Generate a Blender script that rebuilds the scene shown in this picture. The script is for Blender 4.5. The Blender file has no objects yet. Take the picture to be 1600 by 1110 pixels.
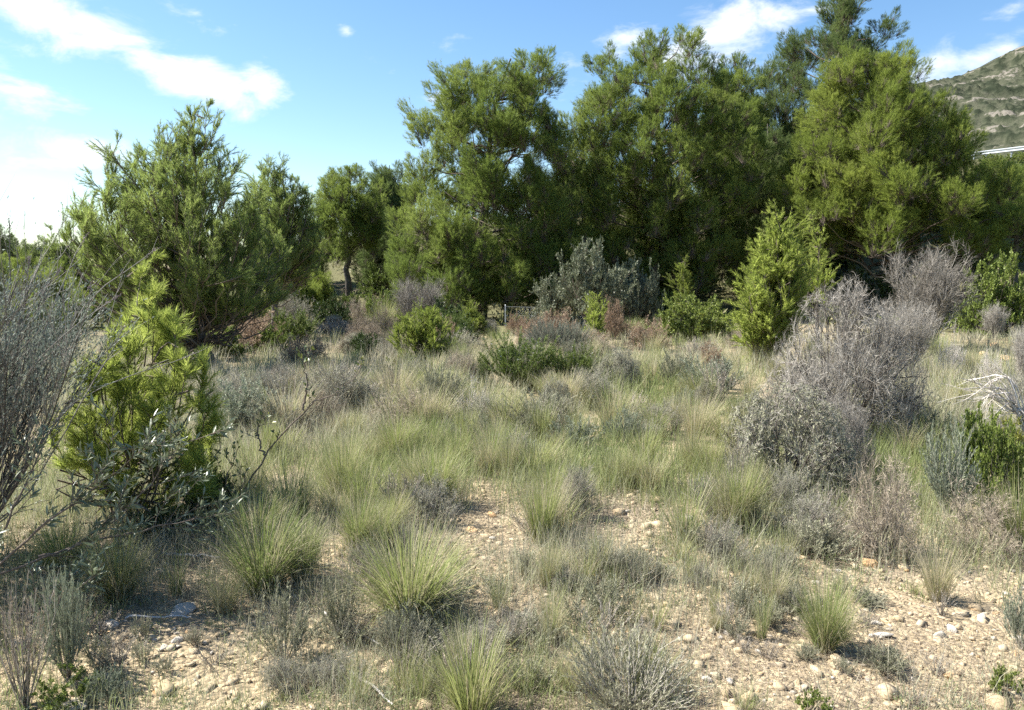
import bpy, math, random
import numpy as np
from mathutils import Vector, Matrix, Euler

SC = bpy.context.scene
COL = SC.collection
rng = np.random.default_rng(11)
random.seed(5)
R = math.radians

# ------------------------------------------------------------------ camera
F, CX, CY, PITCH, CAMZ = 1210.0, 800.0, 555.0, math.atan(125 / 1210), 1.62
cam_d = bpy.data.cameras.new('camera')
cam = bpy.data.objects.new('camera', cam_d)
COL.objects.link(cam)
cam.location = (0, 0, CAMZ)
cam.rotation_euler = (math.pi / 2 - PITCH, 0, 0)
cam_d.sensor_width = 36
cam_d.lens = 36 * F / 1600
cam_d.clip_start = 0.05
cam_d.clip_end = 9000
SC.camera = cam

# ------------------------------------------------------------------ light, sky, exposure
SUN_AZ, SUN_EL = R(77), R(49)             # azimuth measured to the left of the view direction
SKY_STRENGTH, SUN_STRENGTH, EXPOSURE = 0.11, 4.8, 1.74
SC.view_settings.view_transform = 'Standard'
SC.view_settings.look = 'None'
SC.view_settings.exposure = EXPOSURE
SC.view_settings.gamma = 1
SC.view_settings.use_curve_mapping = False
SC.render.engine = 'CYCLES'
cy = SC.cycles
cy.max_bounces = 8
cy.diffuse_bounces = 4
cy.glossy_bounces = 2
cy.transmission_bounces = 3
cy.transparent_max_bounces = 4
cy.use_denoising = False
cy.caustics_reflective = False
cy.caustics_refractive = False

sun_d = bpy.data.lights.new('sun', 'SUN')
sun_d.energy = SUN_STRENGTH
sun_d.angle = R(0.5)
sun_d.color = (1.0, 0.95, 0.86)
sun = bpy.data.objects.new('sun', sun_d)
COL.objects.link(sun)
to_sun = Vector((-math.sin(SUN_AZ) * math.cos(SUN_EL), math.cos(SUN_AZ) * math.cos(SUN_EL), math.sin(SUN_EL)))
sun.rotation_euler = to_sun.to_track_quat('Z', 'Y').to_euler()
sun.location = to_sun * 60


def ray(px, py):
    u, v = (px - CX) / F, (CY - py) / F
    return np.array([u, math.cos(PITCH) + v * math.sin(PITCH), -math.sin(PITCH) + v * math.cos(PITCH)])


world = bpy.data.worlds.new('World')
SC.world = world
world.use_nodes = True
nt = world.node_tree
nt.nodes.clear()


def wn(t, **k):
    n = nt.nodes.new(t)
    for a, b in k.items():
        setattr(n, a, b)
    return n


def wmath(op, a, b=None, clamp=False):
    n = wn('ShaderNodeMath', operation=op, use_clamp=clamp)
    for i, s in enumerate((a, b)):
        if s is None:
            continue
        if isinstance(s, (int, float)):
            n.inputs[i].default_value = s
        else:
            nt.links.new(s, n.inputs[i])
    return n.outputs[0]


w_out = wn('ShaderNodeOutputWorld')
w_bg = wn('ShaderNodeBackground')
w_bg.inputs['Strength'].default_value = SKY_STRENGTH
nt.links.new(w_bg.outputs[0], w_out.inputs[0])
sky = wn('ShaderNodeTexSky', sky_type='NISHITA', sun_disc=False)
sky.sun_elevation = SUN_EL
sky.sun_rotation = -SUN_AZ
sky.altitude = 100
sky.air_density = 1.0
sky.dust_density = 0.35
sky.ozone_density = 1.0
tc = wn('ShaderNodeTexCoord')
dirv = tc.outputs['Generated']
# (px, py, half width px, half height px, tilt deg, weight)
CLOUDS = [(40, 10, 150, 60, -12, 1.2), (150, 55, 190, 48, -22, 1.25), (215, 85, 190, 40, -25, 1.3), (290, 118, 150, 38, -27, 1.2), (345, 150, 70, 24, -32, .85),
          (412, 132, 26, 40, 10, .75), (40, 150, 95, 38, -22, 1.0), (70, 228, 150, 42, -6, .95), (10, 275, 60, 24, 0, .5),
          (60, 350, 120, 22, 0, .4), (1150, 52, 100, 52, 14, 1.05), (985, 58, 45, 26, 5, .9), (1085, 70, 80, 30, 5, .8),
          (1225, 30, 60, 26, 10, .55), (1575, 78, 60, 40, 28, .85), (1445, 102, 40, 22, 5, .55), (1580, 18, 30, 18, 20, .5),
          (690, 140, 22, 20, 0, .6), (670, 68, 40, 14, 8, .45), (543, 50, 14, 12, -30, .6), (310, 22, 50, 14, -8, .5),
          (535, 248, 26, 12, 0, .5), (620, 85, 50, 12, 0, .35), (875, 128, 30, 20, 0, .4),
          (-350, 60, 260, 70, -12, 1.0), (-500, 250, 260, 60, 0, .9), (2000, 60, 220, 60, 12, .9), (1800, -250, 260, 70, 8, .8), (300, -350, 300, 70, -20, .8)]
acc = None
for (px, py, a, b, tilt, wgt) in CLOUDS:
    d0 = ray(px, py)
    n0 = np.linalg.norm(d0)
    d0 = d0 / n0
    rt = np.cross(d0, [0, 0, 1]); rt /= np.linalg.norm(rt)
    up = np.cross(rt, d0)
    ct, st = math.cos(R(tilt)), math.sin(R(tilt))
    t1 = (rt * ct + up * st) / (a / F / n0)
    t2 = (-rt * st + up * ct) / (b / F / n0)
    comp = wn('ShaderNodeCombineXYZ')
    for i, t in enumerate((t1, t2)):
        dt = wn('ShaderNodeVectorMath', operation='DOT_PRODUCT')
        nt.links.new(dirv, dt.inputs[0])
        dt.inputs[1].default_value = tuple(t)
        nt.links.new(dt.outputs['Value'], comp.inputs[i])
    dt = wn('ShaderNodeVectorMath', operation='DOT_PRODUCT')
    nt.links.new(dirv, dt.inputs[0])
    dt.inputs[1].default_value = tuple(-d0 * 40)
    nt.links.new(wmath('MAXIMUM', dt.outputs['Value'], 0.0), comp.inputs[2])
    ln = wn('ShaderNodeVectorMath', operation='LENGTH')
    nt.links.new(comp.outputs[0], ln.inputs[0])
    v = wmath('MULTIPLY', wmath('SUBTRACT', 1.25, ln.outputs['Value']), wgt)
    acc = v if acc is None else wmath('MAXIMUM', acc, v)
mp = wn('ShaderNodeMapping')
mp.inputs['Scale'].default_value = (1.0, 1.0, 2.3)
nt.links.new(dirv, mp.inputs[0])
nz = wn('ShaderNodeTexNoise')
nz.inputs['Scale'].default_value = 11.0
nz.inputs['Detail'].default_value = 9.0
nz.inputs['Roughness'].default_value = 0.62
nz.inputs['Distortion'].default_value = 0.35
nt.links.new(mp.outputs[0], nz.inputs['Vector'])
acc = wmath('MAXIMUM', acc, -1.0)
field = wmath('ADD', acc, wmath('MULTIPLY', wmath('SUBTRACT', nz.outputs['Fac'], 0.52), 4.6))
mr = wn('ShaderNodeMapRange', interpolation_type='SMOOTHSTEP')
mr.inputs[1].default_value = 0.05
mr.inputs[2].default_value = 1.5
nt.links.new(field, mr.inputs[0])
cmix = wn('ShaderNodeMix', data_type='RGBA')
nt.links.new(wmath('MULTIPLY', mr.outputs[0], 0.93), cmix.inputs[0])
hs = wn('ShaderNodeHueSaturation')
hs.inputs['Hue'].default_value = 0.499
hs.inputs['Saturation'].default_value = 1.2
hs.inputs['Value'].default_value = 0.58
nt.links.new(sky.outputs[0], hs.inputs['Color'])
nt.links.new(hs.outputs[0], cmix.inputs[6])
cmix.inputs[7].default_value = (3.35, 3.5, 3.75, 1)
nt.links.new(cmix.outputs[2], w_bg.inputs['Color'])


# ------------------------------------------------------------------ noise and terrain
def vnoise(x, y, seed=0):
    x = np.asarray(x, float); y = np.asarray(y, float)
    xi = np.floor(x).astype(np.int64); yi = np.floor(y).astype(np.int64)
    xf = x - xi; yf = y - yi
    u = xf * xf * (3 - 2 * xf); v = yf * yf * (3 - 2 * yf)

    def h(a, b):
        n = (a * 374761393 + b * 668265263 + seed * 982451653) & 0x7fffffff
        n = ((n ^ (n >> 13)) * 1274126177) & 0x7fffffff
        n = n ^ (n >> 16)
        return (n & 0xffff) / 65535.0
    return (h(xi, yi) * (1 - u) + h(xi + 1, yi) * u) * (1 - v) + (h(xi, yi + 1) * (1 - u) + h(xi + 1, yi + 1) * u) * v


def fbm(x, y, o=4, seed=0):
    s, a, t = 0, 1.0, 0
    for i in range(o):
        s = s + a * vnoise(x * 2 ** i, y * 2 ** i, seed + i * 17)
        t += a
        a *= 0.5
    return s / t


def sstep(t):
    t = np.clip(t, 0, 1)
    return t * t * (3 - 2 * t)


def H(x, y):
    x = np.asarray(x, float); y = np.asarray(y, float)
    z = 0.30 * (fbm(x * .22, y * .22, 3, 3) - 0.5) * sstep((np.hypot(x, y) - 1) / 6)
    z = z + 0.07 * (fbm(x * 1.3, y * 1.3, 3, 9) - 0.5)
    hb = np.interp(x, [-45, -25, -8, 8, 22, 30], [0.4, 1.6, 4.6, 6.4, 8.1, 8.9])
    y0 = 29.5 - 0.30 * np.clip(x, 0, 20)
    t = sstep((y - y0) / 28.0)
    z = z + hb * t * (1 + 0.06 * (fbm(x * .35, y * .35, 4, 21) - .5))
    return z


def gp(px, py):
    d = ray(px, py)
    t = np.linspace(0.8, 60, 6000)
    x, y, z = d[0] * t, d[1] * t, CAMZ + d[2] * t
    below = z < H(x, y)
    i = int(np.argmax(below)) if below.any() else len(t) - 1
    return Vector((x[i], y[i], float(H(x[i], y[i]))))


def at(px, py, Y):
    d = ray(px, py)
    t = Y / d[1]
    return Vector((d[0] * t, Y, CAMZ + d[2] * t))


# ------------------------------------------------------------------ mesh helpers
def nrm(a):
    return a / np.maximum(np.linalg.norm(a, axis=-1, keepdims=True), 1e-9)


def rvec(n, s=1.0):
    return rng.normal(size=(n, 3)) * s


def merge(parts):
    V, T, o = [], [], 0
    for v, t in parts:
        V.append(v); T.append(t + o); o += len(v)
    return np.concatenate(V), np.concatenate(T)


def mesh(name, VT, mat, smooth=False, tint=None):
    V, T = VT
    me = bpy.data.meshes.new(name)
    me.vertices.add(len(V))
    me.vertices.foreach_set('co', np.ascontiguousarray(V, dtype=np.float32).ravel())
    n = len(T)
    me.loops.add(n * 3)
    me.polygons.add(n)
    me.polygons.foreach_set('loop_start', np.arange(0, n * 3, 3, dtype=np.int32))
    me.loops.foreach_set('vertex_index', np.ascontiguousarray(T, dtype=np.int32).ravel())
    if smooth:
        me.polygons.foreach_set('use_smooth', np.ones(n, dtype=bool))
    if tint is not None:
        a = me.attributes.new('tint', 'FLOAT', 'POINT')
        a.data.foreach_set('value', np.ascontiguousarray(tint, dtype=np.float32))
    me.update(calc_edges=True)
    me.materials.append(mat)
    return me


def tubes(paths, rad, sides=3):
    n, k, _ = paths.shape
    T = np.gradient(paths, axis=1)
    T = nrm(T)
    ref = np.where(np.abs(T[..., 2:3]) < 0.9, np.array([0, 0, 1.0]), np.array([1.0, 0, 0]))
    A = nrm(np.cross(T, ref)); B = np.cross(T, A)
    ang = np.arange(sides) * 2 * math.pi / sides
    V = paths[:, :, None, :] + rad[:, :, None, None] * (A[:, :, None, :] * np.cos(ang)[None, None, :, None] + B[:, :, None, :] * np.sin(ang)[None, None, :, None])
    idx = np.arange(n * k * sides).reshape(n, k, sides)
    a = idx[:, :-1, :]; b = np.roll(a, -1, 2); c = idx[:, 1:, :]; d = np.roll(c, -1, 2)
    F1 = np.stack([a, b, d], -1).reshape(-1, 3); F2 = np.stack([a, d, c], -1).reshape(-1, 3)
    return V.reshape(-1, 3), np.concatenate([F1, F2])


def needles(P, D, L, W):
    n = len(P)
    S = nrm(np.cross(D, rvec(n))) * (np.reshape(W, (-1, 1)) / 2)
    V = np.stack([P - S, P + S, P + D * np.reshape(L, (-1, 1))], 1).reshape(-1, 3)
    return V, np.arange(n * 3).reshape(n, 3)


def leaves(P, D, L, W, up=0.5):
    n = len(P)
    S = np.cross(D, nrm(rvec(n, .6) + np.array([0, 0, up]))); S = nrm(S)
    N = np.cross(S, D)
    L = np.reshape(L, (-1, 1)); W = np.reshape(W, (-1, 1))
    V = np.stack([P, P + D * L * .45 + S * W * .5 + N * W * .15, P + D * L, P + D * L * .45 - S * W * .5 + N * W * .15], 1).reshape(-1, 3)
    b = np.arange(n)[:, None] * 4
    return V, np.concatenate([b + np.array([0, 1, 2]), b + np.array([0, 2, 3])])


def blades(P, az, lean0, lean1, L, W, k=3, twist=0.7):
    n = len(P)
    az = np.reshape(az, -1)
    h = np.stack([np.cos(az), np.sin(az), np.zeros(n)], 1)
    tw = az + math.pi / 2 + rng.normal(size=n) * twist
    S = np.stack([np.cos(tw), np.sin(tw), np.zeros(n)], 1)
    pts = [P]
    for i in range(k):
        a = lean0 + (lean1 - lean0) * ((i + .5) / k) ** 1.3
        pts.append(pts[-1] + (h * np.sin(a)[:, None] + np.array([0, 0, 1.0]) * np.cos(a)[:, None]) * (L / k)[:, None])
    rows = []
    for i in range(k):
        w = (W * (1 - .75 * (i / k) ** 1.5) / 2)[:, None]
        rows += [pts[i] - S * w, pts[i] + S * w]
    rows.append(pts[k])
    m = 2 * k + 1
    V = np.stack(rows, 1).reshape(-1, 3)
    b = np.arange(n)[:, None] * m
    T = []
    for i in range(k - 1):
        T += [b + np.array([2 * i, 2 * i + 1, 2 * i + 3]), b + np.array([2 * i, 2 * i + 3, 2 * i + 2])]
    T.append(b + np.array([2 * k - 2, 2 * k - 1, 2 * k]))
    return V, np.concatenate(T)


def grow(S, D, L, k=5, wob=0.15, up=0.0):
    n = len(S)
    L = np.broadcast_to(np.reshape(L, (-1, 1)), (n, 1))
    P = [S]; d = nrm(D)
    for i in range(k - 1):
        d = nrm(d + rvec(n, wob) + np.array([0, 0, up]))
        P.append(P[-1] + d * L / (k - 1))
    return np.stack(P, 1)


def along(paths, m, t0, t1):
    n, k, _ = paths.shape
    t = rng.uniform(t0, t1, (n, m)) * (k - 1)
    i = np.minimum(t.astype(int), k - 2)
    f = (t - i)[..., None]
    I = np.arange(n)[:, None]
    A, B = paths[I, i], paths[I, i + 1]
    return (A + (B - A) * f).reshape(-1, 3), nrm(B - A).reshape(-1, 3), (t / (k - 1)).reshape(-1)


def splay(T, a0, a1, up=0.0):
    n = len(T)
    ang = rng.uniform(a0, a1, (n, 1))
    pr = nrm(np.cross(T, rvec(n)))
    return nrm(T * np.cos(ang) + pr * np.sin(ang) + np.array([0, 0, up]))


def brush(S, D, L, n, nl, w, a0=R(25), a1=R(60), t0=0.1):
    """bottle-brush pine shoots: n needles along each shoot"""
    m = len(S)
    t = rng.uniform(t0, 1, (m, n, 1))
    P = (S[:, None] + D[:, None] * np.reshape(L, (-1, 1, 1)) * t).reshape(-1, 3)
    DD = splay(np.repeat(D, n, 0), a0, a1)
    LL = nl * rng.uniform(.7, 1.15, m * n)
    return needles(P, DD, LL, np.full(m * n, w))


# ------------------------------------------------------------------ objects
def tag(o, label=None, cat=None, group=None, kind=None):
    if label: o['label'] = label
    if cat: o['category'] = cat
    if group: o['group'] = group
    if kind: o['kind'] = kind
    return o


def obj(name, me, parent=None, kind=None):
    o = bpy.data.objects.new(name, me)
    COL.objects.link(o)
    if parent is not None:
        o.parent = parent
    if kind:
        o['kind'] = kind
    return o


def thing(name, label, cat, loc, rz=0.0, group=None, scale=(1, 1, 1)):
    o = bpy.data.objects.new(name, None)
    o.empty_display_size = .1
    COL.objects.link(o)
    o.location = loc
    o.rotation_euler = (0, 0, rz)
    o.scale = scale
    return tag(o, label, cat, group)


# ------------------------------------------------------------------ materials
def newmat(name):
    m = bpy.data.materials.new(name)
    m.use_nodes = True
    t = m.node_tree
    t.nodes.clear()
    out = t.nodes.new('ShaderNodeOutputMaterial')
    return m, t, out


def ramp(t, cols, fac):
    r = t.nodes.new('ShaderNodeValToRGB')
    el = r.color_ramp.elements
    while len(el) < len(cols):
        el.new(0.5)
    for i, c in enumerate(cols):
        el[i].position = i / max(1, len(cols) - 1)
        el[i].color = (*c, 1)
    t.links.new(fac, r.inputs[0])
    return r.outputs[0]


def tmath(t, op, a, b):
    n = t.nodes.new('ShaderNodeMath'); n.operation = op
    for i, s in enumerate((a, b)):
        if isinstance(s, (int, float)): n.inputs[i].default_value = s
        else: t.links.new(s, n.inputs[i])
    return n.outputs[0]


def foliage(name, cols, trans=0.3, rough=0.55, spec=0.25, tint=False, vary=0.3, objmix=0.45):
    """leaf / needle / blade material: colour differs from piece to piece and from plant to plant"""
    m, t, out = newmat(name)
    g = t.nodes.new('ShaderNodeNewGeometry')
    oi = t.nodes.new('ShaderNodeObjectInfo')
    if tint:
        at_ = t.nodes.new('ShaderNodeAttribute'); at_.attribute_name = 'tint'
        f = tmath(t, 'ADD', tmath(t, 'MULTIPLY', at_.outputs['Fac'], .75), tmath(t, 'MULTIPLY', g.outputs['Random Per Island'], .25))
    else:
        f = tmath(t, 'ADD', tmath(t, 'MULTIPLY', oi.outputs['Random'], objmix), tmath(t, 'MULTIPLY', g.outputs['Random Per Island'], 1 - objmix))
    c = ramp(t, cols, f)
    hsv = t.nodes.new('ShaderNodeHueSaturation')
    t.links.new(c, hsv.inputs['Color'])
    t.links.new(tmath(t, 'ADD', tmath(t, 'MULTIPLY', g.outputs['Random Per Island'], vary), 1 - vary / 2), hsv.inputs['Value'])
    p = t.nodes.new('ShaderNodeBsdfPrincipled')
    t.links.new(hsv.outputs[0], p.inputs['Base Color'])
    p.inputs['Roughness'].default_value = rough
    p.inputs['Specular IOR Level'].default_value = spec
    if trans > 0:
        tr = t.nodes.new('ShaderNodeBsdfTranslucent')
        t.links.new(hsv.outputs[0], tr.inputs['Color'])
        mx = t.nodes.new('ShaderNodeMixShader')
        mx.inputs[0].default_value = trans
        t.links.new(p.outputs[0], mx.inputs[1]); t.links.new(tr.outputs[0], mx.inputs[2])
        t.links.new(mx.outputs[0], out.inputs[0])
    else:
        t.links.new(p.outputs[0], out.inputs[0])
    return m


def bark(name, c0, c1, scale=8):
    m, t, out = newmat(name)
    n = t.nodes.new('ShaderNodeTexNoise'); n.inputs['Scale'].default_value = scale; n.inputs['Detail'].default_value = 6
    tcn = t.nodes.new('ShaderNodeTexCoord')
    t.links.new(tcn.outputs['Object'], n.inputs['Vector'])
    p = t.nodes.new('ShaderNodeBsdfPrincipled'); p.inputs['Roughness'].default_value = .85; p.inputs['Specular IOR Level'].default_value = .15
    t.links.new(ramp(t, [c0, c1], n.outputs['Fac']), p.inputs['Base Color'])
    b = t.nodes.new('ShaderNodeBump'); b.inputs['Strength'].default_value = .6; b.inputs['Distance'].default_value = .02
    t.links.new(n.outputs['Fac'], b.inputs['Height']); t.links.new(b.outputs[0], p.inputs['Normal'])
    t.links.new(p.outputs[0], out.inputs[0])
    return m


M = {}
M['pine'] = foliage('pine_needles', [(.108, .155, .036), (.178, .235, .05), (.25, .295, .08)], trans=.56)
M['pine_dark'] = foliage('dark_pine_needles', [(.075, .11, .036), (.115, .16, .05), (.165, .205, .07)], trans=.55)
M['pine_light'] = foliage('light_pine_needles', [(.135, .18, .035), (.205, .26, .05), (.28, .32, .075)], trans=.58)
M['pine_young'] = foliage('young_pine_needles', [(.21, .275, .052), (.305, .37, .078), (.40, .44, .125)], trans=.66, objmix=.3)
M['pine_soft'] = foliage('soft_pine_needles', [(.15, .21, .055), (.22, .288, .075), (.30, .355, .11)], trans=.6, objmix=.4)
M['bark'] = bark('grey_pine_bark', (.045, .038, .032), (.17, .15, .13))
M['twig'] = bark('brown_twig_bark', (.09, .07, .055), (.22, .18, .15), 20)
M['twig_grey'] = foliage('grey_dead_twigs', [(.155, .14, .122), (.27, .248, .218), (.42, .395, .352)], trans=.05, rough=.8, spec=.1)
M['twig_mid'] = foliage('wiry_grey_twigs', [(.09, .083, .075), (.155, .145, .13), (.27, .26, .24)], trans=.05, rough=.8, spec=.1)
M['twig_pale'] = foliage('bleached_twigs', [(.38, .34, .31), (.55, .51, .47), (.66, .62, .58)], trans=.05, rough=.8, spec=.1)
M['twig_dark'] = foliage('dark_twigs', [(.08, .068, .06), (.14, .12, .105), (.22, .20, .18)], trans=.05, rough=.8, spec=.1)
M['lavender'] = foliage('silver_green_leaves', [(.20, .205, .13), (.28, .28, .19), (.37, .365, .27)], trans=.2, rough=.7, spec=.15)
M['bluegreen'] = foliage('blue_green_leaves', [(.15, .18, .12), (.22, .25, .175), (.30, .325, .24)], trans=.2, rough=.7)
M['rosemary'] = foliage('rosemary_leaves', [(.055, .095, .025), (.10, .15, .03), (.17, .20, .05)], trans=.25)
M['olive'] = foliage('olive_leaves', [(.11, .13, .075), (.18, .20, .125), (.27, .29, .20)], trans=.15, rough=.45, spec=.4)
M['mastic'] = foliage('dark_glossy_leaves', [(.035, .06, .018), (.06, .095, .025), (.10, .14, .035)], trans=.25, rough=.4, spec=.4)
M['leafy'] = foliage('fresh_green_leaves', [(.11, .16, .035), (.17, .22, .05), (.24, .28, .075)], trans=.3, rough=.5)
M['yellowgreen'] = foliage('yellow_green_leaves', [(.16, .19, .03), (.25, .26, .05), (.33, .31, .08)], trans=.35)
M['rust'] = foliage('rusty_dead_leaves', [(.21, .145, .10), (.32, .235, .165), (.43, .335, .25)], trans=.2, rough=.8, spec=.1)
M['broom'] = foliage('broom_stems', [(.12, .135, .10), (.20, .22, .165), (.28, .29, .23)], trans=.15)
GRASS_COLS = [(.45, .405, .315), (.39, .37, .275), (.325, .335, .21), (.255, .28, .12), (.185, .24, .08)]
M['grass'] = foliage('field_grass', GRASS_COLS, trans=.4, tint=True, rough=.5)
M['green_blade'] = foliage('green_grass_blades', [(.32, .32, .14), (.24, .275, .095), (.17, .235, .07)], trans=.42, objmix=.5)
M['straw_blade'] = foliage('straw_grass_blades', [(.50, .435, .31), (.43, .385, .255), (.36, .34, .19)], trans=.35, objmix=.4)
M['litter'] = foliage('dry_litter', [(.19, .155, .12), (.31, .26, .20), (.45, .39, .31)], trans=.1, rough=.9, spec=.05)
M['flower'] = foliage('white_flowers', [(.75, .75, .72), (.8, .8, .8)], trans=.2)


def stone_mat(name, cols, scale=9):
    m, t, out = newmat(name)
    g = t.nodes.new('ShaderNodeNewGeometry'); oi = t.nodes.new('ShaderNodeObjectInfo')
    tcn = t.nodes.new('ShaderNodeTexCoord')
    n = t.nodes.new('ShaderNodeTexNoise'); n.inputs['Scale'].default_value = scale; n.inputs['Detail'].default_value = 7; n.inputs['Roughness'].default_value = .65
    t.links.new(tcn.outputs['Object'], n.inputs['Vector'])
    f = tmath(t, 'ADD', tmath(t, 'MULTIPLY', g.outputs['Random Per Island'], .5), tmath(t, 'MULTIPLY', oi.outputs['Random'], .5))
    f2 = tmath(t, 'ADD', tmath(t, 'MULTIPLY', f, .7), tmath(t, 'MULTIPLY', tmath(t, 'SUBTRACT', n.outputs['Fac'], .35), 1.0))
    p = t.nodes.new('ShaderNodeBsdfPrincipled'); p.inputs['Roughness'].default_value = .9; p.inputs['Specular IOR Level'].default_value = .15
    t.links.new(ramp(t, cols, f2), p.inputs['Base Color'])
    b = t.nodes.new('ShaderNodeBump'); b.inputs['Strength'].default_value = .5; b.inputs['Distance'].default_value = .015
    t.links.new(n.outputs['Fac'], b.inputs['Height']); t.links.new(b.outputs[0], p.inputs['Normal'])
    t.links.new(p.outputs[0], out.inputs[0])
    return m


M['gravel'] = stone_mat('gravel', [(.29, .215, .13), (.38, .30, .195), (.39, .34, .255), (.42, .385, .32)])
M['stone'] = stone_mat('limestone', [(.36, .285, .19), (.43, .37, .285), (.41, .385, .345), (.45, .42, .375)], 6)
M['stone_orange'] = stone_mat('ochre_stone', [(.44, .27, .13), (.52, .35, .19), (.56, .45, .30)], 6)


def ground_mat():
    m, t, out = newmat('dry_stony_soil')
    tcn = t.nodes.new('ShaderNodeTexCoord')
    P = tcn.outputs['Object']

    def noise(s, d=6, r=.6):
        n = t.nodes.new('ShaderNodeTexNoise'); n.inputs['Scale'].default_value = s; n.inputs['Detail'].default_value = d; n.inputs['Roughness'].default_value = r
        t.links.new(P, n.inputs['Vector'])
        return n.outputs['Fac']
    n1, n2, n3 = noise(.55, 5), noise(3.2, 8, .7), noise(26, 5, .65)
    base = ramp(t, [(.19, .142, .086), (.275, .215, .136), (.345, .283, .188), (.385, .332, .245)], tmath(t, 'ADD', tmath(t, 'MULTIPLY', n2, .7), tmath(t, 'MULTIPLY', n3, .35)))
    litter = ramp(t, [(.16, .13, .10), (.30, .25, .19)], n3)
    mx = t.nodes.new('ShaderNodeMix'); mx.data_type = 'RGBA'
    mr_ = t.nodes.new('ShaderNodeMapRange'); mr_.inputs[1].default_value = .46; mr_.inputs[2].default_value = .62; mr_.inputs[4].default_value = .7
    t.links.new(n1, mr_.inputs[0]); t.links.new(mr_.outputs[0], mx.inputs[0])
    t.links.new(base, mx.inputs[6]); t.links.new(litter, mx.inputs[7])
    at_ = t.nodes.new('ShaderNodeAttribute'); at_.attribute_name = 'tint'
    thatch = ramp(t, [(.05, .055, .024), (.105, .102, .05), (.19, .165, .098)], noise(1.7, 8, .75))
    mx2 = t.nodes.new('ShaderNodeMix'); mx2.data_type = 'RGBA'
    mr2 = t.nodes.new('ShaderNodeMapRange'); mr2.inputs[1].default_value = .42; mr2.inputs[2].default_value = .58
    t.links.new(tmath(t, 'ADD', tmath(t, 'MULTIPLY', at_.outputs['Fac'], .6), tmath(t, 'MULTIPLY', n2, .4)), mr2.inputs[0])
    t.links.new(mr2.outputs[0], mx2.inputs[0]); t.links.new(mx.outputs[2], mx2.inputs[6]); t.links.new(thatch, mx2.inputs[7])
    mx = mx2
    vo = t.nodes.new('ShaderNodeTexVoronoi'); vo.inputs['Scale'].default_value = 42
    t.links.new(P, vo.inputs['Vector'])
    hue = t.nodes.new('ShaderNodeHueSaturation')
    t.links.new(mx.outputs[2], hue.inputs['Color'])
    sx = t.nodes.new('ShaderNodeSeparateColor'); t.links.new(vo.outputs['Color'], sx.inputs[0])
    t.links.new(tmath(t, 'ADD', tmath(t, 'MULTIPLY', sx.outputs[0], .5), .75), hue.inputs['Value'])
    p = t.nodes.new('ShaderNodeBsdfPrincipled'); p.inputs['Roughness'].default_value = .95; p.inputs['Specular IOR Level'].default_value = .1
    t.links.new(hue.outputs[0], p.inputs['Base Color'])
    hgt = tmath(t, 'ADD', tmath(t, 'MULTIPLY', vo.outputs['Distance'], -.7), tmath(t, 'MULTIPLY', n3, .8))
    b = t.nodes.new('ShaderNodeBump'); b.inputs['Strength'].default_value = .9; b.inputs['Distance'].default_value = .02
    t.links.new(hgt, b.inputs['Height']); t.links.new(b.outputs[0], p.inputs['Normal'])
    t.links.new(p.outputs[0], out.inputs[0])
    return m


# ------------------------------------------------------------------ setting: ground, mountain
def axis(lo, hi, n, dense, c=0.0):
    s = np.linspace(math.asinh((lo - c) / dense), math.asinh((hi - c) / dense), n)
    return np.sinh(s) * dense + c


def heightfield(name, xs, ys, Z, mat, tint=None):
    X, Y = np.meshgrid(xs, ys)
    V = np.stack([X, Y, Z(X, Y)], -1).reshape(-1, 3)
    idx = np.arange(len(xs) * len(ys)).reshape(len(ys), len(xs))
    a, b, c, d = idx[:-1, :-1].ravel(), idx[:-1, 1:].ravel(), idx[1:, 1:].ravel(), idx[1:, :-1].ravel()
    return mesh(name, (V, np.concatenate([np.stack([a, b, c], 1), np.stack([a, c, d], 1)])), mat, smooth=True, tint=None if tint is None else tint(X, Y).ravel())


def grown_over(x, y):
    """how far thatch and scrub have closed over the bare soil at a place"""
    far = sstep((np.hypot(x, y) - 20) / 8)
    field = sstep((y - 5.5) / 4) * .45
    return np.clip(np.maximum(far * .8, field) + .7 * (fbm(x * .3, y * .3, 4, 71) - .5), 0, 1)


obj('ground', heightfield('ground', axis(-4000, 4000, 250, 3.0), axis(-3000, 6000, 250, 3.0, 4.0), H, ground_mat(), grown_over), kind='structure')


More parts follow.
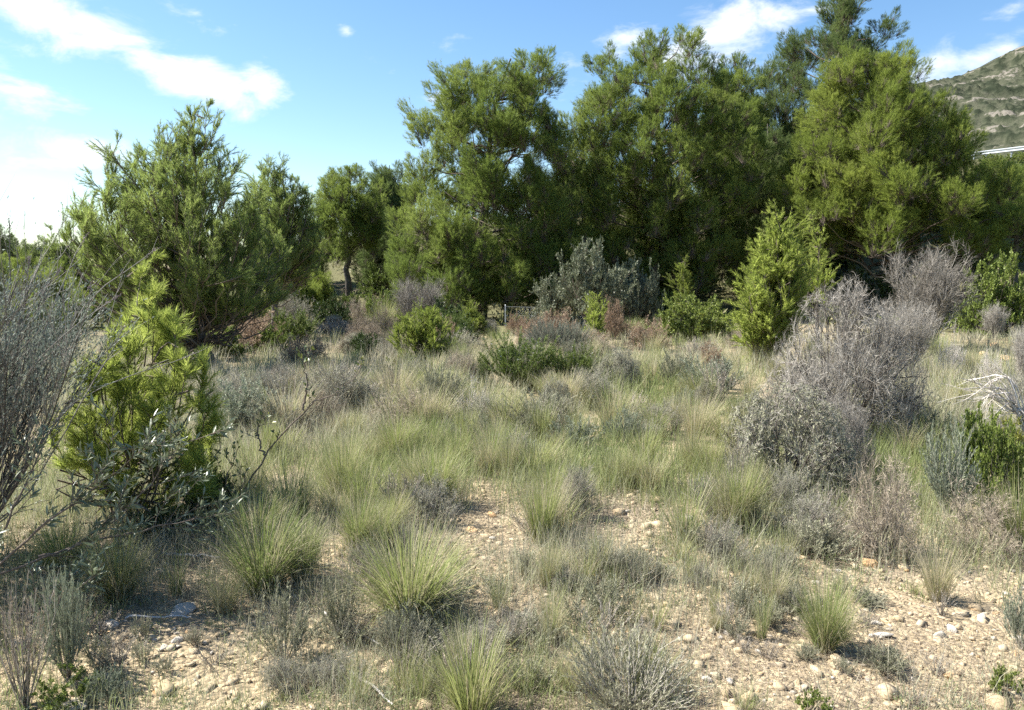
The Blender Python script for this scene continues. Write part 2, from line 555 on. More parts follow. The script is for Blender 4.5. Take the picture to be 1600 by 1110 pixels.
def mountain_mat():
    m, t, out = newmat('scrubby_limestone_slope')
    tcn = t.nodes.new('ShaderNodeTexCoord'); g = t.nodes.new('ShaderNodeNewGeometry')
    at_ = t.nodes.new('ShaderNodeAttribute'); at_.attribute_name = 'tint'

    def noise(s, d=6, r=.6):
        n = t.nodes.new('ShaderNodeTexNoise'); n.inputs['Scale'].default_value = s; n.inputs['Detail'].default_value = d; n.inputs['Roughness'].default_value = r
        t.links.new(tcn.outputs['Object'], n.inputs['Vector'])
        return n.outputs['Fac']
    n1, n2 = noise(.035, 8, .65), noise(.3, 6, .7)
    scrub = ramp(t, [(.022, .028, .017), (.05, .056, .036), (.115, .11, .08)], tmath(t, 'ADD', tmath(t, 'ADD', tmath(t, 'MULTIPLY', n2, .9), tmath(t, 'MULTIPLY', n1, .25)), tmath(t, 'MULTIPLY', tmath(t, 'MINIMUM', at_.outputs['Fac'], 0.0), .7)))
    rock = ramp(t, [(.08, .073, .062), (.15, .137, .116), (.245, .225, .197)], n2)
    fac = tmath(t, 'ADD', at_.outputs['Fac'], tmath(t, 'MULTIPLY', tmath(t, 'SUBTRACT', n2, .5), 1.6))
    mr_ = t.nodes.new('ShaderNodeMapRange'); mr_.inputs[1].default_value = .42; mr_.inputs[2].default_value = .62
    t.links.new(fac, mr_.inputs[0])
    mx = t.nodes.new('ShaderNodeMix'); mx.data_type = 'RGBA'
    t.links.new(mr_.outputs[0], mx.inputs[0]); t.links.new(scrub, mx.inputs[6]); t.links.new(rock, mx.inputs[7])
    p = t.nodes.new('ShaderNodeBsdfPrincipled'); p.inputs['Roughness'].default_value = .95; p.inputs['Specular IOR Level'].default_value = .05
    t.links.new(mx.outputs[2], p.inputs['Base Color'])
    b = t.nodes.new('ShaderNodeBump'); b.inputs['Strength'].default_value = .8; b.inputs['Distance'].default_value = 2.0
    t.links.new(n2, b.inputs['Height']); t.links.new(b.outputs[0], p.inputs['Normal'])
    t.links.new(p.outputs[0], out.inputs[0])
    return m


def build_mountain():
    xs = np.concatenate([np.linspace(-300, 110, 30), np.linspace(115, 430, 190), np.linspace(440, 1500, 50)])
    ys = np.concatenate([np.linspace(180, 640, 180), np.linspace(650, 1400, 30)])
    X, Y = np.meshgrid(xs, ys)
    px = [-300, 0, 149, 248, 300, 322, 340, 357, 377, 397, 430, 471, 595, 900, 1500]
    zr = [-4, 2, 60, 122, 146, 149.5, 152, 159, 169, 179.5, 192, 205, 215, 160, 60]
    ridge = np.interp(X, px, zr)
    t = np.clip((Y - 200) / 400, 0, 1)
    z0 = ridge * t ** 1.05 * (1 - .35 * sstep((Y - 620) / 700))
    z0 = z0 + 9 * (fbm(X * .02, Y * .02, 4, 5) - .5) * np.clip(1 - ((Y - 600) / 60) ** 2, 0.25, 1) * 0 + 7 * (fbm(X * .025, Y * .025, 4, 5) - .5) * sstep((600 - Y) / 60)
    # rock strata: broken ledges that dip and fade out along the slope
    s = (z0 + .07 * X + 22 * fbm(X * .010, Y * .010, 4, 8) + 5 * fbm(X * .05, Y * .05, 3, 18)) / 17.0
    fr = s - np.floor(s)
    lay = sstep((fbm(np.floor(s) * 3.7 + X * .016, Y * .016 + np.floor(s) * 5.1, 3, 4) - .40) / .25)
    step_ = sstep((fr - .55) / .4) - fr
    amp = 6.0 * lay * sstep((Y - 240) / 60) * sstep((z0 - 8) / 20)
    z = z0 + step_ * amp * sstep((ridge + 0.1 - z0) / 3) + 2.2 * (fbm(X * .11, Y * .11, 4, 31) - .5)
    band = fbm(X * .013 + 7, s * 2.6, 4, 52)
    blocks = fbm(X * .17, z0 * .30 + Y * .02, 4, 61)
    belt = .55 + .45 * np.exp(-((z0 - 98) / 30) ** 2)
    tint = .78 * sstep((band - .47) * 7) * sstep((blocks - .40) * 5) * belt + .30 * sstep((blocks - .60) * 8) + .10 * fbm(X * .05, Y * .05, 3, 2)
    z = z + 1.8 * sstep((blocks - .5) * 6) * sstep((ridge + 6 - z0) / 6) * sstep((z0 - 8) / 20)
    z = np.where(Y < 200, -3, z - 2)
    bush = sstep((vnoise(X * .21 + 3, Y * .21, 91) * .6 + vnoise(X * .45, Y * .45, 92) * .4 - .52) * 8) * (tint < .3) * sstep((Y - 205) / 20)
    z = z + 1.7 * bush
    tint = np.where(bush > .15, -bush * .8, tint)
    V = np.stack([X, Y, z], -1).reshape(-1, 3)
    idx = np.arange(X.size).reshape(X.shape)
    a, b, c, d = idx[:-1, :-1].ravel(), idx[:-1, 1:].ravel(), idx[1:, 1:].ravel(), idx[1:, :-1].ravel()
    me = mesh('mountain', (V, np.concatenate([np.stack([a, b, c], 1), np.stack([a, c, d], 1)])), mountain_mat(), smooth=False, tint=tint.ravel())
    obj('mountain', me, kind='structure')


build_mountain()


# ------------------------------------------------------------------ pines
def clump_bough(seed, nsub=8, nshoot=56, nneed=34, nl=.108, w=.0064, flat=.85):
    """a bough of a grown pine about one metre in radius: upswept flame-shaped sub-clumps of shoots"""
    global rng
    rng = np.random.default_rng(seed)
    C = nrm(rvec(nsub)) * rng.uniform(.35, .74, (nsub, 1)) * np.array([1, 1, flat])
    C[0] = 0
    parts, tw = [], []
    for c in C:
        r = rng.uniform(.28, .44)
        lean = nrm(np.array([c[0] * .95, c[1] * .95, 1.0]) + rng.normal(size=3) * .2)
        d = nrm(rvec(nshoot))
        hgt = rng.uniform(0, 1, (nshoot, 1))
        rad = d - lean * (d @ lean)[:, None]
        S = c + rad * r * (1.05 - .75 * hgt) * rng.uniform(.6, 1.0, (nshoot, 1)) + lean * (hgt - .45) * r * 1.75
        D = nrm(rad * .55 * (1.1 - hgt) + lean * .8 + rvec(nshoot, .2))
        parts.append(brush(S, D, rng.uniform(.14, .30, nshoot), nneed, nl, w, R(20), R(50)))
        tw.append((c - lean * r * .6 + (S - c) * .2, S))
    A = np.concatenate([a for a, b in tw]); B = np.concatenate([b for a, b in tw])
    L = np.linalg.norm(B - A, axis=1)
    twig = needles(A, nrm(B - A), L, np.full(len(A), .012))
    return merge(parts), twig


def spray_bough(seed, nshoot=44, nneed=62, nl=.085, w=.0042, rise=.25, shoot=(.16, .34)):
    """a long airy spray about one metre long, needles like bottle brushes"""
    global rng
    rng = np.random.default_rng(seed)
    main = grow(np.zeros((1, 3)), np.array([[1, 0, .15]]), 1.0, 8, .06, rise / 4)
    S1, T1, t1 = along(main, 13, .12, .98)
    sub = grow(S1, splay(T1, R(35), R(60), .25), rng.uniform(.25, .5, 13) * (1.1 - .6 * t1), 5, .06, .09)
    S, T, t = along(sub, nshoot // 13 + 1, .25, 1.0)
    D = splay(T, R(10), R(45), .45)
    S = np.concatenate([S, main[:, -1], sub[:, -1]]); D = np.concatenate([D, nrm(main[:, -1] - main[:, -2] + [0, 0, .2]), nrm(sub[:, -1] - sub[:, -2] + np.array([0, 0, .2]))])
    fol = brush(S, D, rng.uniform(*shoot, len(S)), nneed, nl, w, R(18), R(48))
    kk = np.linspace(1, .35, 8)[None] * .012
    tw = merge([tubes(main, kk), tubes(sub, np.tile(np.linspace(.006, .003, 5), (len(sub), 1))),
                needles(S, D, np.full(len(S), .2), np.full(len(S), .006))])
    return fol, tw


def candle_bough(seed, ncand=10, nneed=70, nl=.09, w=.0062, shoot=(.3, .55), up=.75):
    """an open branch carrying separate upright shoots, each clothed like a bottle brush"""
    global rng
    rng = np.random.default_rng(seed)
    main = grow(np.zeros((1, 3)), np.array([[1, 0, .1]]), 1.0, 8, .05, .06)
    S, T, t = along(main, ncand, .22, .97)
    D = splay(T, R(15), R(45), up)
    S = np.concatenate([S, main[:, -1]]); D = np.concatenate([D, nrm(main[:, -1] - main[:, -2] + [0, 0, .3])])
    L = rng.uniform(*shoot, len(S))
    sh = grow(S, D, L, 5, .04, .08 if up > .3 else .0)
    # two or three side shoots per candle
    S2, T2, _ = along(sh, 2, .2, .6)
    D2 = splay(T2, R(20), R(40), .25 if up > .3 else 0)
    sh2 = grow(S2, D2, rng.uniform(.35, .6, len(S2)) * np.repeat(L, 2), 5, .04, .06 if up > .3 else 0)
    parts = []
    for q, n in ((sh, nneed), (sh2, int(nneed * .6))):
        P, TT, tt = along(q, n, .12, 1.0)
        DD = splay(TT, R(16), R(46))
        parts.append(needles(P, DD, nl * rng.uniform(.7, 1.15, len(P)) * (1.1 - .35 * tt), np.full(len(P), w)))
    tw = merge([tubes(main, np.linspace(.014, .005, 8)[None]), tubes(sh, np.tile(np.linspace(.0055, .0025, 5), (len(sh), 1))), tubes(sh2, np.tile(np.linspace(.003, .002, 5), (len(sh2), 1)))])
    return merge(parts), tw


def bough_set(prefix, fn, n, mat, **k):
    out = []
    for i in range(n):
        fol, tw = fn(100 + i * 7 + len(prefix), **k)
        V, T = merge([fol, tw])
        me = mesh(prefix, (V, T), mat)
        me.materials.append(M['twig'])
        mi = np.zeros(len(T), dtype=np.int32); mi[len(fol[1]):] = 1
        me.polygons.foreach_set('material_index', mi)
        out.append((me, None))
    return out


def recolour(meshes, mat):
    return [(m[0], mat) for m in meshes]


CL = bough_set('pine_bough', clump_bough, 6, M['pine'])
CL_D = recolour(CL, M['pine_dark'])
CL_L = recolour(CL, M['pine_light'])
SP = bough_set('pine_spray', candle_bough, 5, M['pine_soft'], ncand=13, nneed=64, nl=.095, w=.0052, shoot=(.26, .46), up=.6)
SPT = bough_set('pine_leader', candle_bough, 4, M['pine_soft'], ncand=12, nneed=64, nl=.095, w=.0052, shoot=(.25, .45), up=.0)
YG = bough_set('young_spray', candle_bough, 5, M['pine_young'], ncand=7, nneed=74, nl=.17, w=.0066, shoot=(.28, .5), up=.5)
YGT = bough_set('young_leader', candle_bough, 4, M['pine_young'], ncand=8, nneed=74, nl=.17, w=.0066, shoot=(.25, .45), up=.0)
YF = bough_set('young_tall_spray', candle_bough, 4, M['pine_young'], ncand=9, nneed=60, nl=.10, w=.0100, shoot=(.30, .55), up=.0)
YM = recolour(YF, M['pine_light'])


def bough(v, parent):
    o = obj('bough', v[0], parent)
    if v[1] is not None:
        o.material_slots[0].link = 'OBJECT'
        o.material_slots[0].material = v[1]
    return o


def pine(label, base, Y, rows, n, bs, variants, seed, trunk_px=None, trunk_r=.16, mode='clump', group=None, inner=.3, up0=18, up1=62, widen=1.06, depth=1.0, name='pine_tree', gap=.0, zsquash=.9):
    """rows: (py, left px, right px) of the crown from top to bottom; solved to metres at distance Y"""
    global rng
    rng = np.random.default_rng(seed)
    rr = []
    for (py, l, r_) in rows:
        a, b = at(l, py, Y), at(r_, py, Y)
        rr.append((a.z, (a.x + b.x) / 2, (b.x - a.x) / 2 * widen))
    rr = np.array(rr)[::-1]
    zz, cx, rad = rr[:, 0], rr[:, 1], rr[:, 2]
    if base is None:
        bx = at(trunk_px, 500, Y).x
        base = Vector((bx, Y, float(H(bx, Y))))
    t = thing(name, label, 'pine', base, group=group)
    # trunk
    ztop = zz[-1] - .1
    k = 14
    tz = np.linspace(base.z - .1, ztop, k)
    w = sstep((tz - base.z) / (ztop - base.z))
    tx = base.x * (1 - w) + np.interp(tz, zz, cx) * w + rng.normal(size=k) * trunk_r * .35
    ty = Y + rng.normal(size=k) * trunk_r * .35
    tr = trunk_r * (1 - .9 * np.linspace(0, 1, k) ** .9)
    tr[0] *= 1.35
    trunk = np.stack([tx, ty, tz], 1)
    obj('trunk', mesh('trunk', (lambda v: (v[0] - np.array(base), v[1]))(tubes(trunk[None], tr[None], 9)), M['bark'], True), t)
    # bough positions: best candidate spacing through the crown
    zs = np.linspace(zz[0] + .25 * bs, zz[-1] - .5 * bs if mode == 'clump' else zz[-1], 60)
    wz = np.interp(zs, zz, rad) + bs * .3
    P = []
    for i in range(n):
        best, bd = None, -1
        for c in range(9):
            z = rng.choice(zs, p=wz / wz.sum()) + rng.normal() * .1
            Rr = float(np.interp(z, zz, rad))
            az = rng.uniform(0, 2 * math.pi)
            u = rng.uniform(.82, 1.0) if rng.uniform() > inner else rng.uniform(.15, .75)
            rc = max(0.0, Rr - bs * (.42 if mode == 'clump' else .22)) * u
            q = np.array([float(np.interp(z, zz, cx)) + math.cos(az) * rc, Y + math.sin(az) * rc * depth, z])
            d = min((np.linalg.norm((q - p[0]) * [1, 1, 1.2]) for p in P), default=9)
            if d > bd:
                best, bd = (q, az, Rr), d
        P.append(best)
    limbs, lr = [], []
    for (q, az, Rr) in P:
        hz = base.z + (q[2] - base.z) * .98
        r_ = math.hypot(q[0] - np.interp(hz, tz, tx), q[1] - Y)
        h0 = max(base.z + .12 * (ztop - base.z), hz - r_ * (.35 if mode == 'clump' else .55))
        p0 = np.array([np.interp(h0, tz, tx), np.interp(h0, tz, ty), h0])
        s = np.linspace(0, 1, 6)[:, None]
        c = p0 + (q - p0) * s
        c[:, 2] += (np.sin(s[:, 0] * math.pi) * -.06) * r_
        c[1:-1] += rng.normal(size=(4, 3)) * .04 * (1 + r_)
        limbs.append(c)
        lr.append(np.linspace(max(.008, trunk_r * .10 + .008 * r_), .006, 6))
    # a few dead bare branches low on the trunk
    nd = 24 if mode == 'clump' else 9
    zd = rng.uniform(base.z + .10 * (ztop - base.z), base.z + .45 * (ztop - base.z), nd)
    S = np.stack([np.interp(zd, tz, tx), np.interp(zd, tz, ty), zd], 1)
    az = rng.uniform(0, 6.28, nd)
    D = np.stack([np.cos(az), np.sin(az), rng.uniform(-.3, .3, nd)], 1)
    dead = grow(S, D, rng.uniform(.4, 1.0, nd) * np.median(rad) * .8, 6, .12, .02)
    S2, T2, _ = along(dead, 6, .2, 1)
    d2 = grow(S2, splay(T2, R(25), R(60)), rng.uniform(.2, .5, len(S2)) * np.median(rad) * .4, 4, .15, 0)
    V, T = merge([tubes(np.array(limbs), np.array(lr), 4), tubes(dead, np.tile(np.linspace(.018, .005, 6), (nd, 1)), 3),
                  tubes(d2, np.tile(np.linspace(.007, .003, 4), (len(d2), 1)), 3)])
    crown = obj('crown', mesh('crown', (V - np.array(base), T), M['twig']), t)
    for (q, az, Rr) in P:
        hfrac = (q[2] - zz[0]) / max(.1, zz[-1] - zz[0])
        s = bs * rng.uniform(.78, 1.18) * (1 - .28 * hfrac ** 3)
        if mode == 'clump':
            b = bough(variants[rng.integers(len(variants))], crown)
            b.location = q - np.array(base)
            b.rotation_euler = Euler((rng.normal() * .15, rng.uniform(-.1, .45), az + rng.normal() * .5))
            b.scale = (s, s, s * zsquash)
        else:
            up = R(up0) + R(up1) * max(0, hfrac - .1) + rng.normal() * .14
            vs = variants if not isinstance(variants, tuple) else (variants[1] if up > R(42) else variants[0])
            b = bough(vs[rng.integers(len(vs))], crown)
            d = np.array([math.cos(az) * math.cos(up), math.sin(az) * math.cos(up), math.sin(up)])
            b.location = q - d * s * .8 - np.array(base)
            b.rotation_euler = Euler((rng.normal() * .5, -up, az + rng.normal() * .25))
            b.scale = (s, s, s)
    return t


# back rank first
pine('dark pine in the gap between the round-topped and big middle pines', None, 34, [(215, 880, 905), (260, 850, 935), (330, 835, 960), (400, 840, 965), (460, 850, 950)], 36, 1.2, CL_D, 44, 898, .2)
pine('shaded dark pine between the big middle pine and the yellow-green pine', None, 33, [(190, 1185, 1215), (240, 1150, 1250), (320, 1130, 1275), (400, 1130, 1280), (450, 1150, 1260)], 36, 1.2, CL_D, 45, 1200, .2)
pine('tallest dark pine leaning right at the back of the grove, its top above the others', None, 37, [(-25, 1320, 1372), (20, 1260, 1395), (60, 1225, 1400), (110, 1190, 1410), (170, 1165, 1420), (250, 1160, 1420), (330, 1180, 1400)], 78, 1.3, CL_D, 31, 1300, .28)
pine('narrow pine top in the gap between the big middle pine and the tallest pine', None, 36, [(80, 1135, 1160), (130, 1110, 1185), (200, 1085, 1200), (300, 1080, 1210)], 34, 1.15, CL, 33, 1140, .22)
pine('big dark pine in the middle of the grove', None, 29.5, [(42, 1030, 1062), (70, 945, 1095), (110, 915, 1125), (180, 885, 1165), (260, 880, 1190), (340, 880, 1195), (410, 900, 1170), (450, 940, 1120)], 100, 1.2, CL, 35, 1015, .26)
pine('big round-topped pine at the left end of the grove behind the olive-grey bush', None, 27.5, [(88, 745, 865), (120, 700, 880), (165, 655, 892), (215, 640, 895), (280, 650, 905), (340, 612, 910), (400, 598, 905), (445, 605, 900), (475, 640, 880)], 108, 1.1, CL, 36, 752, .24)
pine('broad yellow-green pine at the right end of the grove below the mountain', None, 27, [(78, 1335, 1390), (105, 1290, 1425), (150, 1265, 1450), (210, 1240, 1495), (280, 1220, 1515), (335, 1205, 1575), (385, 1222, 1525)], 100, 1.08, CL_L, 38, 1395, .22)
pine('low pine with spreading branches at the right edge below the guardrail', None, 29, [(258, 1550, 1595), (285, 1505, 1640), (325, 1490, 1650), (375, 1510, 1640)], 40, .85, CL, 39, 1585, .14)
pine('slim dark pine with a bare lower trunk between the young pine and the grove', None, 32, [(262, 520, 575), (290, 498, 590), (335, 490, 605), (375, 488, 598), (395, 505, 580)], 34, .85, CL, 41, 545, .17, inner=.1)
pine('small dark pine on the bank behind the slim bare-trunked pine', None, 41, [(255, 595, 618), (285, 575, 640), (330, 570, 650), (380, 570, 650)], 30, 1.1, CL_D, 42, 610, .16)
pine('low pale pine shrub left of the round-topped pine, at the foot of the bank', None, 31, [(425, 478, 500), (450, 462, 520), (485, 460, 522)], 12, .7, CL_L, 43, 490, .06)
for i, (px, Y, top, w, s, lb) in enumerate([(-40, 62, 352, 110, 1.4, 'tall distant pine cut by the left edge'), (18, 70, 372, 70, 1.4, 'distant dark pine in the row at the left, behind the pale green pine'), (60, 66, 376, 60, 1.2, 'small distant pine at the right end of the row at the left edge')]):
    pine(lb, None, Y, [(top, px - w * .15, px + w * .15), (top + 15, px - w * .42, px + w * .42), (top + 40, px - w * .5, px + w * .5), (top + 70, px - w * .45, px + w * .45)],
         22, s, CL_D, 50 + i, px, .16, group='distant pines at the left edge')
for lb, px, Y, top, w, bot, v in [('pale green pine behind the wiry grey shrub at the left edge', 30, 30, 398, 120, 480, CL_L), ('bushy green pine between the left edge pines and the young airy pine', 128, 24, 385, 110, 490, CL),
                                  ('green pine cut by the left edge, in front of the distant row', -45, 27, 388, 110, 480, CL), ('low green pine beside the left flank of the young airy pine', 75, 20, 430, 110, 510, CL_L)]:
    pine(lb, None, Y, [(top, px - w * .12, px + w * .12), (top + 20, px - w * .38, px + w * .38), (top + 50, px - w * .5, px + w * .5), (bot, px - w * .5, px + w * .5)], 26, .62, v, 80 + int(px), px, .07)
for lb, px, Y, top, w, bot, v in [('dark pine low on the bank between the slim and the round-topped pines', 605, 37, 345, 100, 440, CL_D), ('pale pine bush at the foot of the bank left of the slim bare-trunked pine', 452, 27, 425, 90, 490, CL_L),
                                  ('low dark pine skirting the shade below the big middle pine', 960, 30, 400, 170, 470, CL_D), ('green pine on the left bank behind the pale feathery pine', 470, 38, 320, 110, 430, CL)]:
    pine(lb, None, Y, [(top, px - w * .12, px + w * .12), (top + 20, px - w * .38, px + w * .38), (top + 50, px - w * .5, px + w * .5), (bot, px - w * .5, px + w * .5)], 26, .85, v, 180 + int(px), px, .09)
pine('thin pine sapling standing behind the left flank of the young airy pine', None, 24, [(358, 84, 100), (400, 62, 122), (460, 50, 135)], 30, 1.0, (SP, SPT), 61, 92, .06, mode='spray')
pine('pale feathery pine standing behind the right flank of the young airy pine', None, 19, [(255, 412, 450), (290, 375, 482), (340, 368, 510), (400, 370, 515), (465, 375, 500)], 105, 1.1, (SP, SPT), 62, 430, .09, mode='spray')
pine('airy young pine with a dark trunk and upswept shoots left of the clearing', gp(318, 585), float(gp(318, 585).y),
     [(170, 300, 322), (200, 262, 352), (240, 218, 380), (280, 160, 394), (330, 122, 420), (400, 108, 455), (455, 122, 465), (505, 175, 450), (540, 235, 415)], 172, 1.15, (SP, SPT), 63, None, .125, mode='spray', inner=.35, up0=12, up1=70)
pine('bright yellow-green pine sapling in the left foreground behind the olive branches', gp(205, 815), float(gp(205, 815).y),
     [(466, 200, 232), (500, 160, 275), (550, 110, 315), (620, 85, 350), (690, 75, 365), (750, 85, 360), (790, 110, 320)], 40, .58, (YG, YGT), 64, None, .014, mode='spray', inner=.12, name='pine_sapling', up0=26, up1=60, widen=1.16)
pine('bright green young pine left of the big grey shrub', gp(1195, 575), float(gp(1195, 575).y),
     [(350, 1210, 1240), (385, 1165, 1272), (430, 1140, 1295), (490, 1133, 1285), (550, 1140, 1235)], 78, 1.0, YF, 65, None, .05, mode='spray', inner=.35, name='young_pine', up0=56, up1=32, widen=.95)
pine('small bright pine shoot at the right flank of the bright green young pine', gp(1275, 545), float(gp(1275, 545).y),
     [(370, 1272, 1284), (410, 1258, 1300), (480, 1250, 1300)], 10, .85, YF, 66, None, .03, mode='spray', up0=50, up1=38, name='young_pine')
pine('dark thin pine sapling rising above the green bush right of the olive-grey bush', gp(1066, 520), float(gp(1066, 520).y),
     [(415, 1062, 1072), (440, 1052, 1086), (480, 1045, 1090)], 14, .8, YM, 67, None, .035, mode='spray', up0=50, up1=38, name='young_pine')
pine('low bright pine sapling like a cushion in front of the bare pale shrub', gp(660, 572), float(gp(660, 572).y),
     [(500, 645, 690), (525, 605, 720), (560, 595, 715)], 26, .8, YM, 68, None, .03, mode='spray', up0=50, up1=38, name='young_pine')
pine('tiny bright pine seedling right of the bare pale shrub, beside the fence', gp(742, 530), float(gp(742, 530).y),
     [(483, 735, 750), (505, 715, 768), (525, 715, 765)], 14, .8, YM, 69, None, .02, mode='spray', up0=50, up1=38, name='young_pine')
pine('small vivid green pine seedling beside the rusty dead bush', gp(930, 545), float(gp(930, 545).y),
     [(468, 925, 938), (495, 905, 955), (535, 905, 950)], 12, .75, YF, 70, None, .02, mode='spray', up0=50, up1=38, name='young_pine')


# ------------------------------------------------------------------ shrub and grass kinds (each one metre tall, about one metre wide)
KINDS = {}


def kind(name, parts, rounded=False):
    """parts: list of (part name, (V,T), material key, smooth); scaled so the plant is 1 m high and 1 m wide"""
    V = np.concatenate([p[1][0] for p in parts])
    h = np.percentile(V[:, 2], 99.6)
    w = 2 * np.percentile(np.hypot(V[:, 0], V[:, 1]), 97)
    out = []
    for n, (v, t), m in parts:
        v = v * np.array([1 / w, 1 / w, 1 / h])
        if rounded:                       # twig ends of a wind-clipped dome stop close to one rounded outline
            q = v * np.array([2, 2, 1]) / .97
            r_ = np.linalg.norm(q, axis=1)
            r2 = np.where(r_ > .86, .86 + .17 * np.tanh((r_ - .86) / .30), r_)
            v = v * (r2 / np.maximum(r_, 1e-6))[:, None]
        out.append((n, mesh(name + '_' + n, (v, t), M[m])))
    KINDS.setdefault(name, []).append(out)


def stems(n0, spread, k=6, wob=.10, up=.05, r0=.05, dome=.85, lmin=.75):
    a = rng.uniform(0, 6.283, n0)
    pol = spread * np.sqrt(rng.uniform(0, 1, n0))
    D = np.stack([np.cos(a) * np.sin(pol), np.sin(a) * np.sin(pol), np.cos(pol)], 1)
    S = np.stack([np.cos(a), np.sin(a), np.zeros(n0)], 1) * r0 * rng.uniform(0, 1, (n0, 1))
    L = rng.uniform(lmin, 1.0, n0) * (1 - (1 - dome) * (pol / max(spread, .01)))
    return grow(S, D, L, k, wob, up)


def k_twigs(seed, name, n0, spread, m1, m2, m3, mats, wob=.12, w3=.0035, l1=.42, l2=.22, l3=.12, up=.02, leaf=0, leafmat=None, leaflen=.03, leafw=.006, tmin=.3, dome=.9, rounded=False):
    """many stemmed shrub of fine branching twigs; optional small leaves"""
    global rng
    rng = np.random.default_rng(seed)
    A = stems(n0, spread, 6, wob, up, dome=dome)
    S, T, t = along(A, m1, tmin, 1)
    B = grow(S, splay(T, R(15), R(45), .08), rng.uniform(.5, 1, len(S)) * l1, 5, wob * 1.2, up)
    S, T, t = along(B, m2, .15, 1)
    C = grow(S, splay(T, R(15), R(55), .05), rng.uniform(.5, 1, len(S)) * l2, 3, wob * 1.5, up)
    S3, T3, t = along(C, m3, .1, 1)
    D3 = splay(T3, R(15), R(60), .05)
    st = merge([tubes(A, np.tile(np.linspace(.010, .004, 6), (len(A), 1))), tubes(B, np.tile(np.linspace(.0045, .002, 5), (len(B), 1)))])
    tw = merge([tubes(C, np.tile(np.linspace(.0020, .0010, 3), (len(C), 1))), needles(S3, D3, rng.uniform(.5, 1.1, len(S3)) * l3, np.full(len(S3), w3))])
    parts = [('stems', st, mats[0]), ('twigs', tw, mats[1])]
    if leaf:
        S4, T4, _ = along(C, leaf, .1, 1)
        lf = leaves(S4, splay(T4, R(20), R(70), .15), rng.uniform(.6, 1.2, len(S4)) * leaflen, np.full(len(S4), leafw))
        parts.append(('foliage', lf, leafmat))
    kind(name, parts, rounded)


def k_wands(seed, name, n0, spread, m1, nleaf, mats, ll=.05, lw=.006, l1=.35, a=(R(20), R(60)), up=.06, t0=.15, wob=.07, flat=True, dome=.85, extra=0, extramat=None):
    """upright wands clothed with short leaves (rosemary, lavender, broom)"""
    global rng
    rng = np.random.default_rng(seed)
    A = stems(n0, spread, 6, wob, up, dome=dome)
    S, T, t = along(A, m1, .2, .95)
    B = grow(S, splay(T, R(12), R(35), .12), rng.uniform(.5, 1, len(S)) * l1, 5, wob, up)
    S1, T1, _ = along(A, nleaf, t0 + .2, 1)
    S2, T2, _ = along(B, nleaf, t0, 1)
    S, T = np.concatenate([S1, S2]), np.concatenate([T1, T2])
    D = splay(T, *a)
    f = leaves if flat else needles
    fol = f(S, D, rng.uniform(.6, 1.1, len(S)) * ll, np.full(len(S), lw))
    st = merge([tubes(A, np.tile(np.linspace(.008, .003, 6), (len(A), 1))), tubes(B, np.tile(np.linspace(.0035, .0015, 5), (len(B), 1)))])
    parts = [('stems', st, mats[0]), ('foliage', fol, mats[1])]
    if extra:
        S, T, _ = along(B, 1, .85, 1)
        S = S[rng.permutation(len(S))[:extra]]
        P = np.repeat(S, 5, 0)
        parts.append(('flowers', leaves(P, nrm(rvec(len(P)) + [0, 0, .4]), np.full(len(P), .018), np.full(len(P), .014)), extramat))
    kind(name, parts)


def k_leafy(seed, name, n0, spread, m1, m2, nleaf, mats, ll, lw, a=(R(25), R(75)), l1=.45, l2=.2, up=.06, dome=.95):
    """dome of branching stems with flat leaves near the outside"""
    global rng
    rng = np.random.default_rng(seed)
    A = stems(n0, spread, 6, .12, up, dome=dome)
    S, T, t = along(A, m1, .35, 1)
    B = grow(S, splay(T, R(20), R(55), .1), rng.uniform(.5, 1, len(S)) * l1, 5, .13, .04)
    S, T, t = along(B, m2, .2, 1)
    C = grow(S, splay(T, R(20), R(55), .1), rng.uniform(.5, 1, len(S)) * l2, 4, .13, .05)
    S, T, _ = along(C, nleaf, .1, 1)
    fol = leaves(S, splay(T, *a, .1), rng.uniform(.6, 1.15, len(S)) * ll, rng.uniform(.8, 1.1, len(S)) * lw)
    st = merge([tubes(A, np.tile(np.linspace(.012, .005, 6), (len(A), 1))), tubes(B, np.tile(np.linspace(.005, .002, 5), (len(B), 1))), tubes(C, np.tile(np.linspace(.002, .0012, 4), (len(C), 1)))])
    kind(name, [('stems', st, mats[0]), ('foliage', fol, mats[1])])


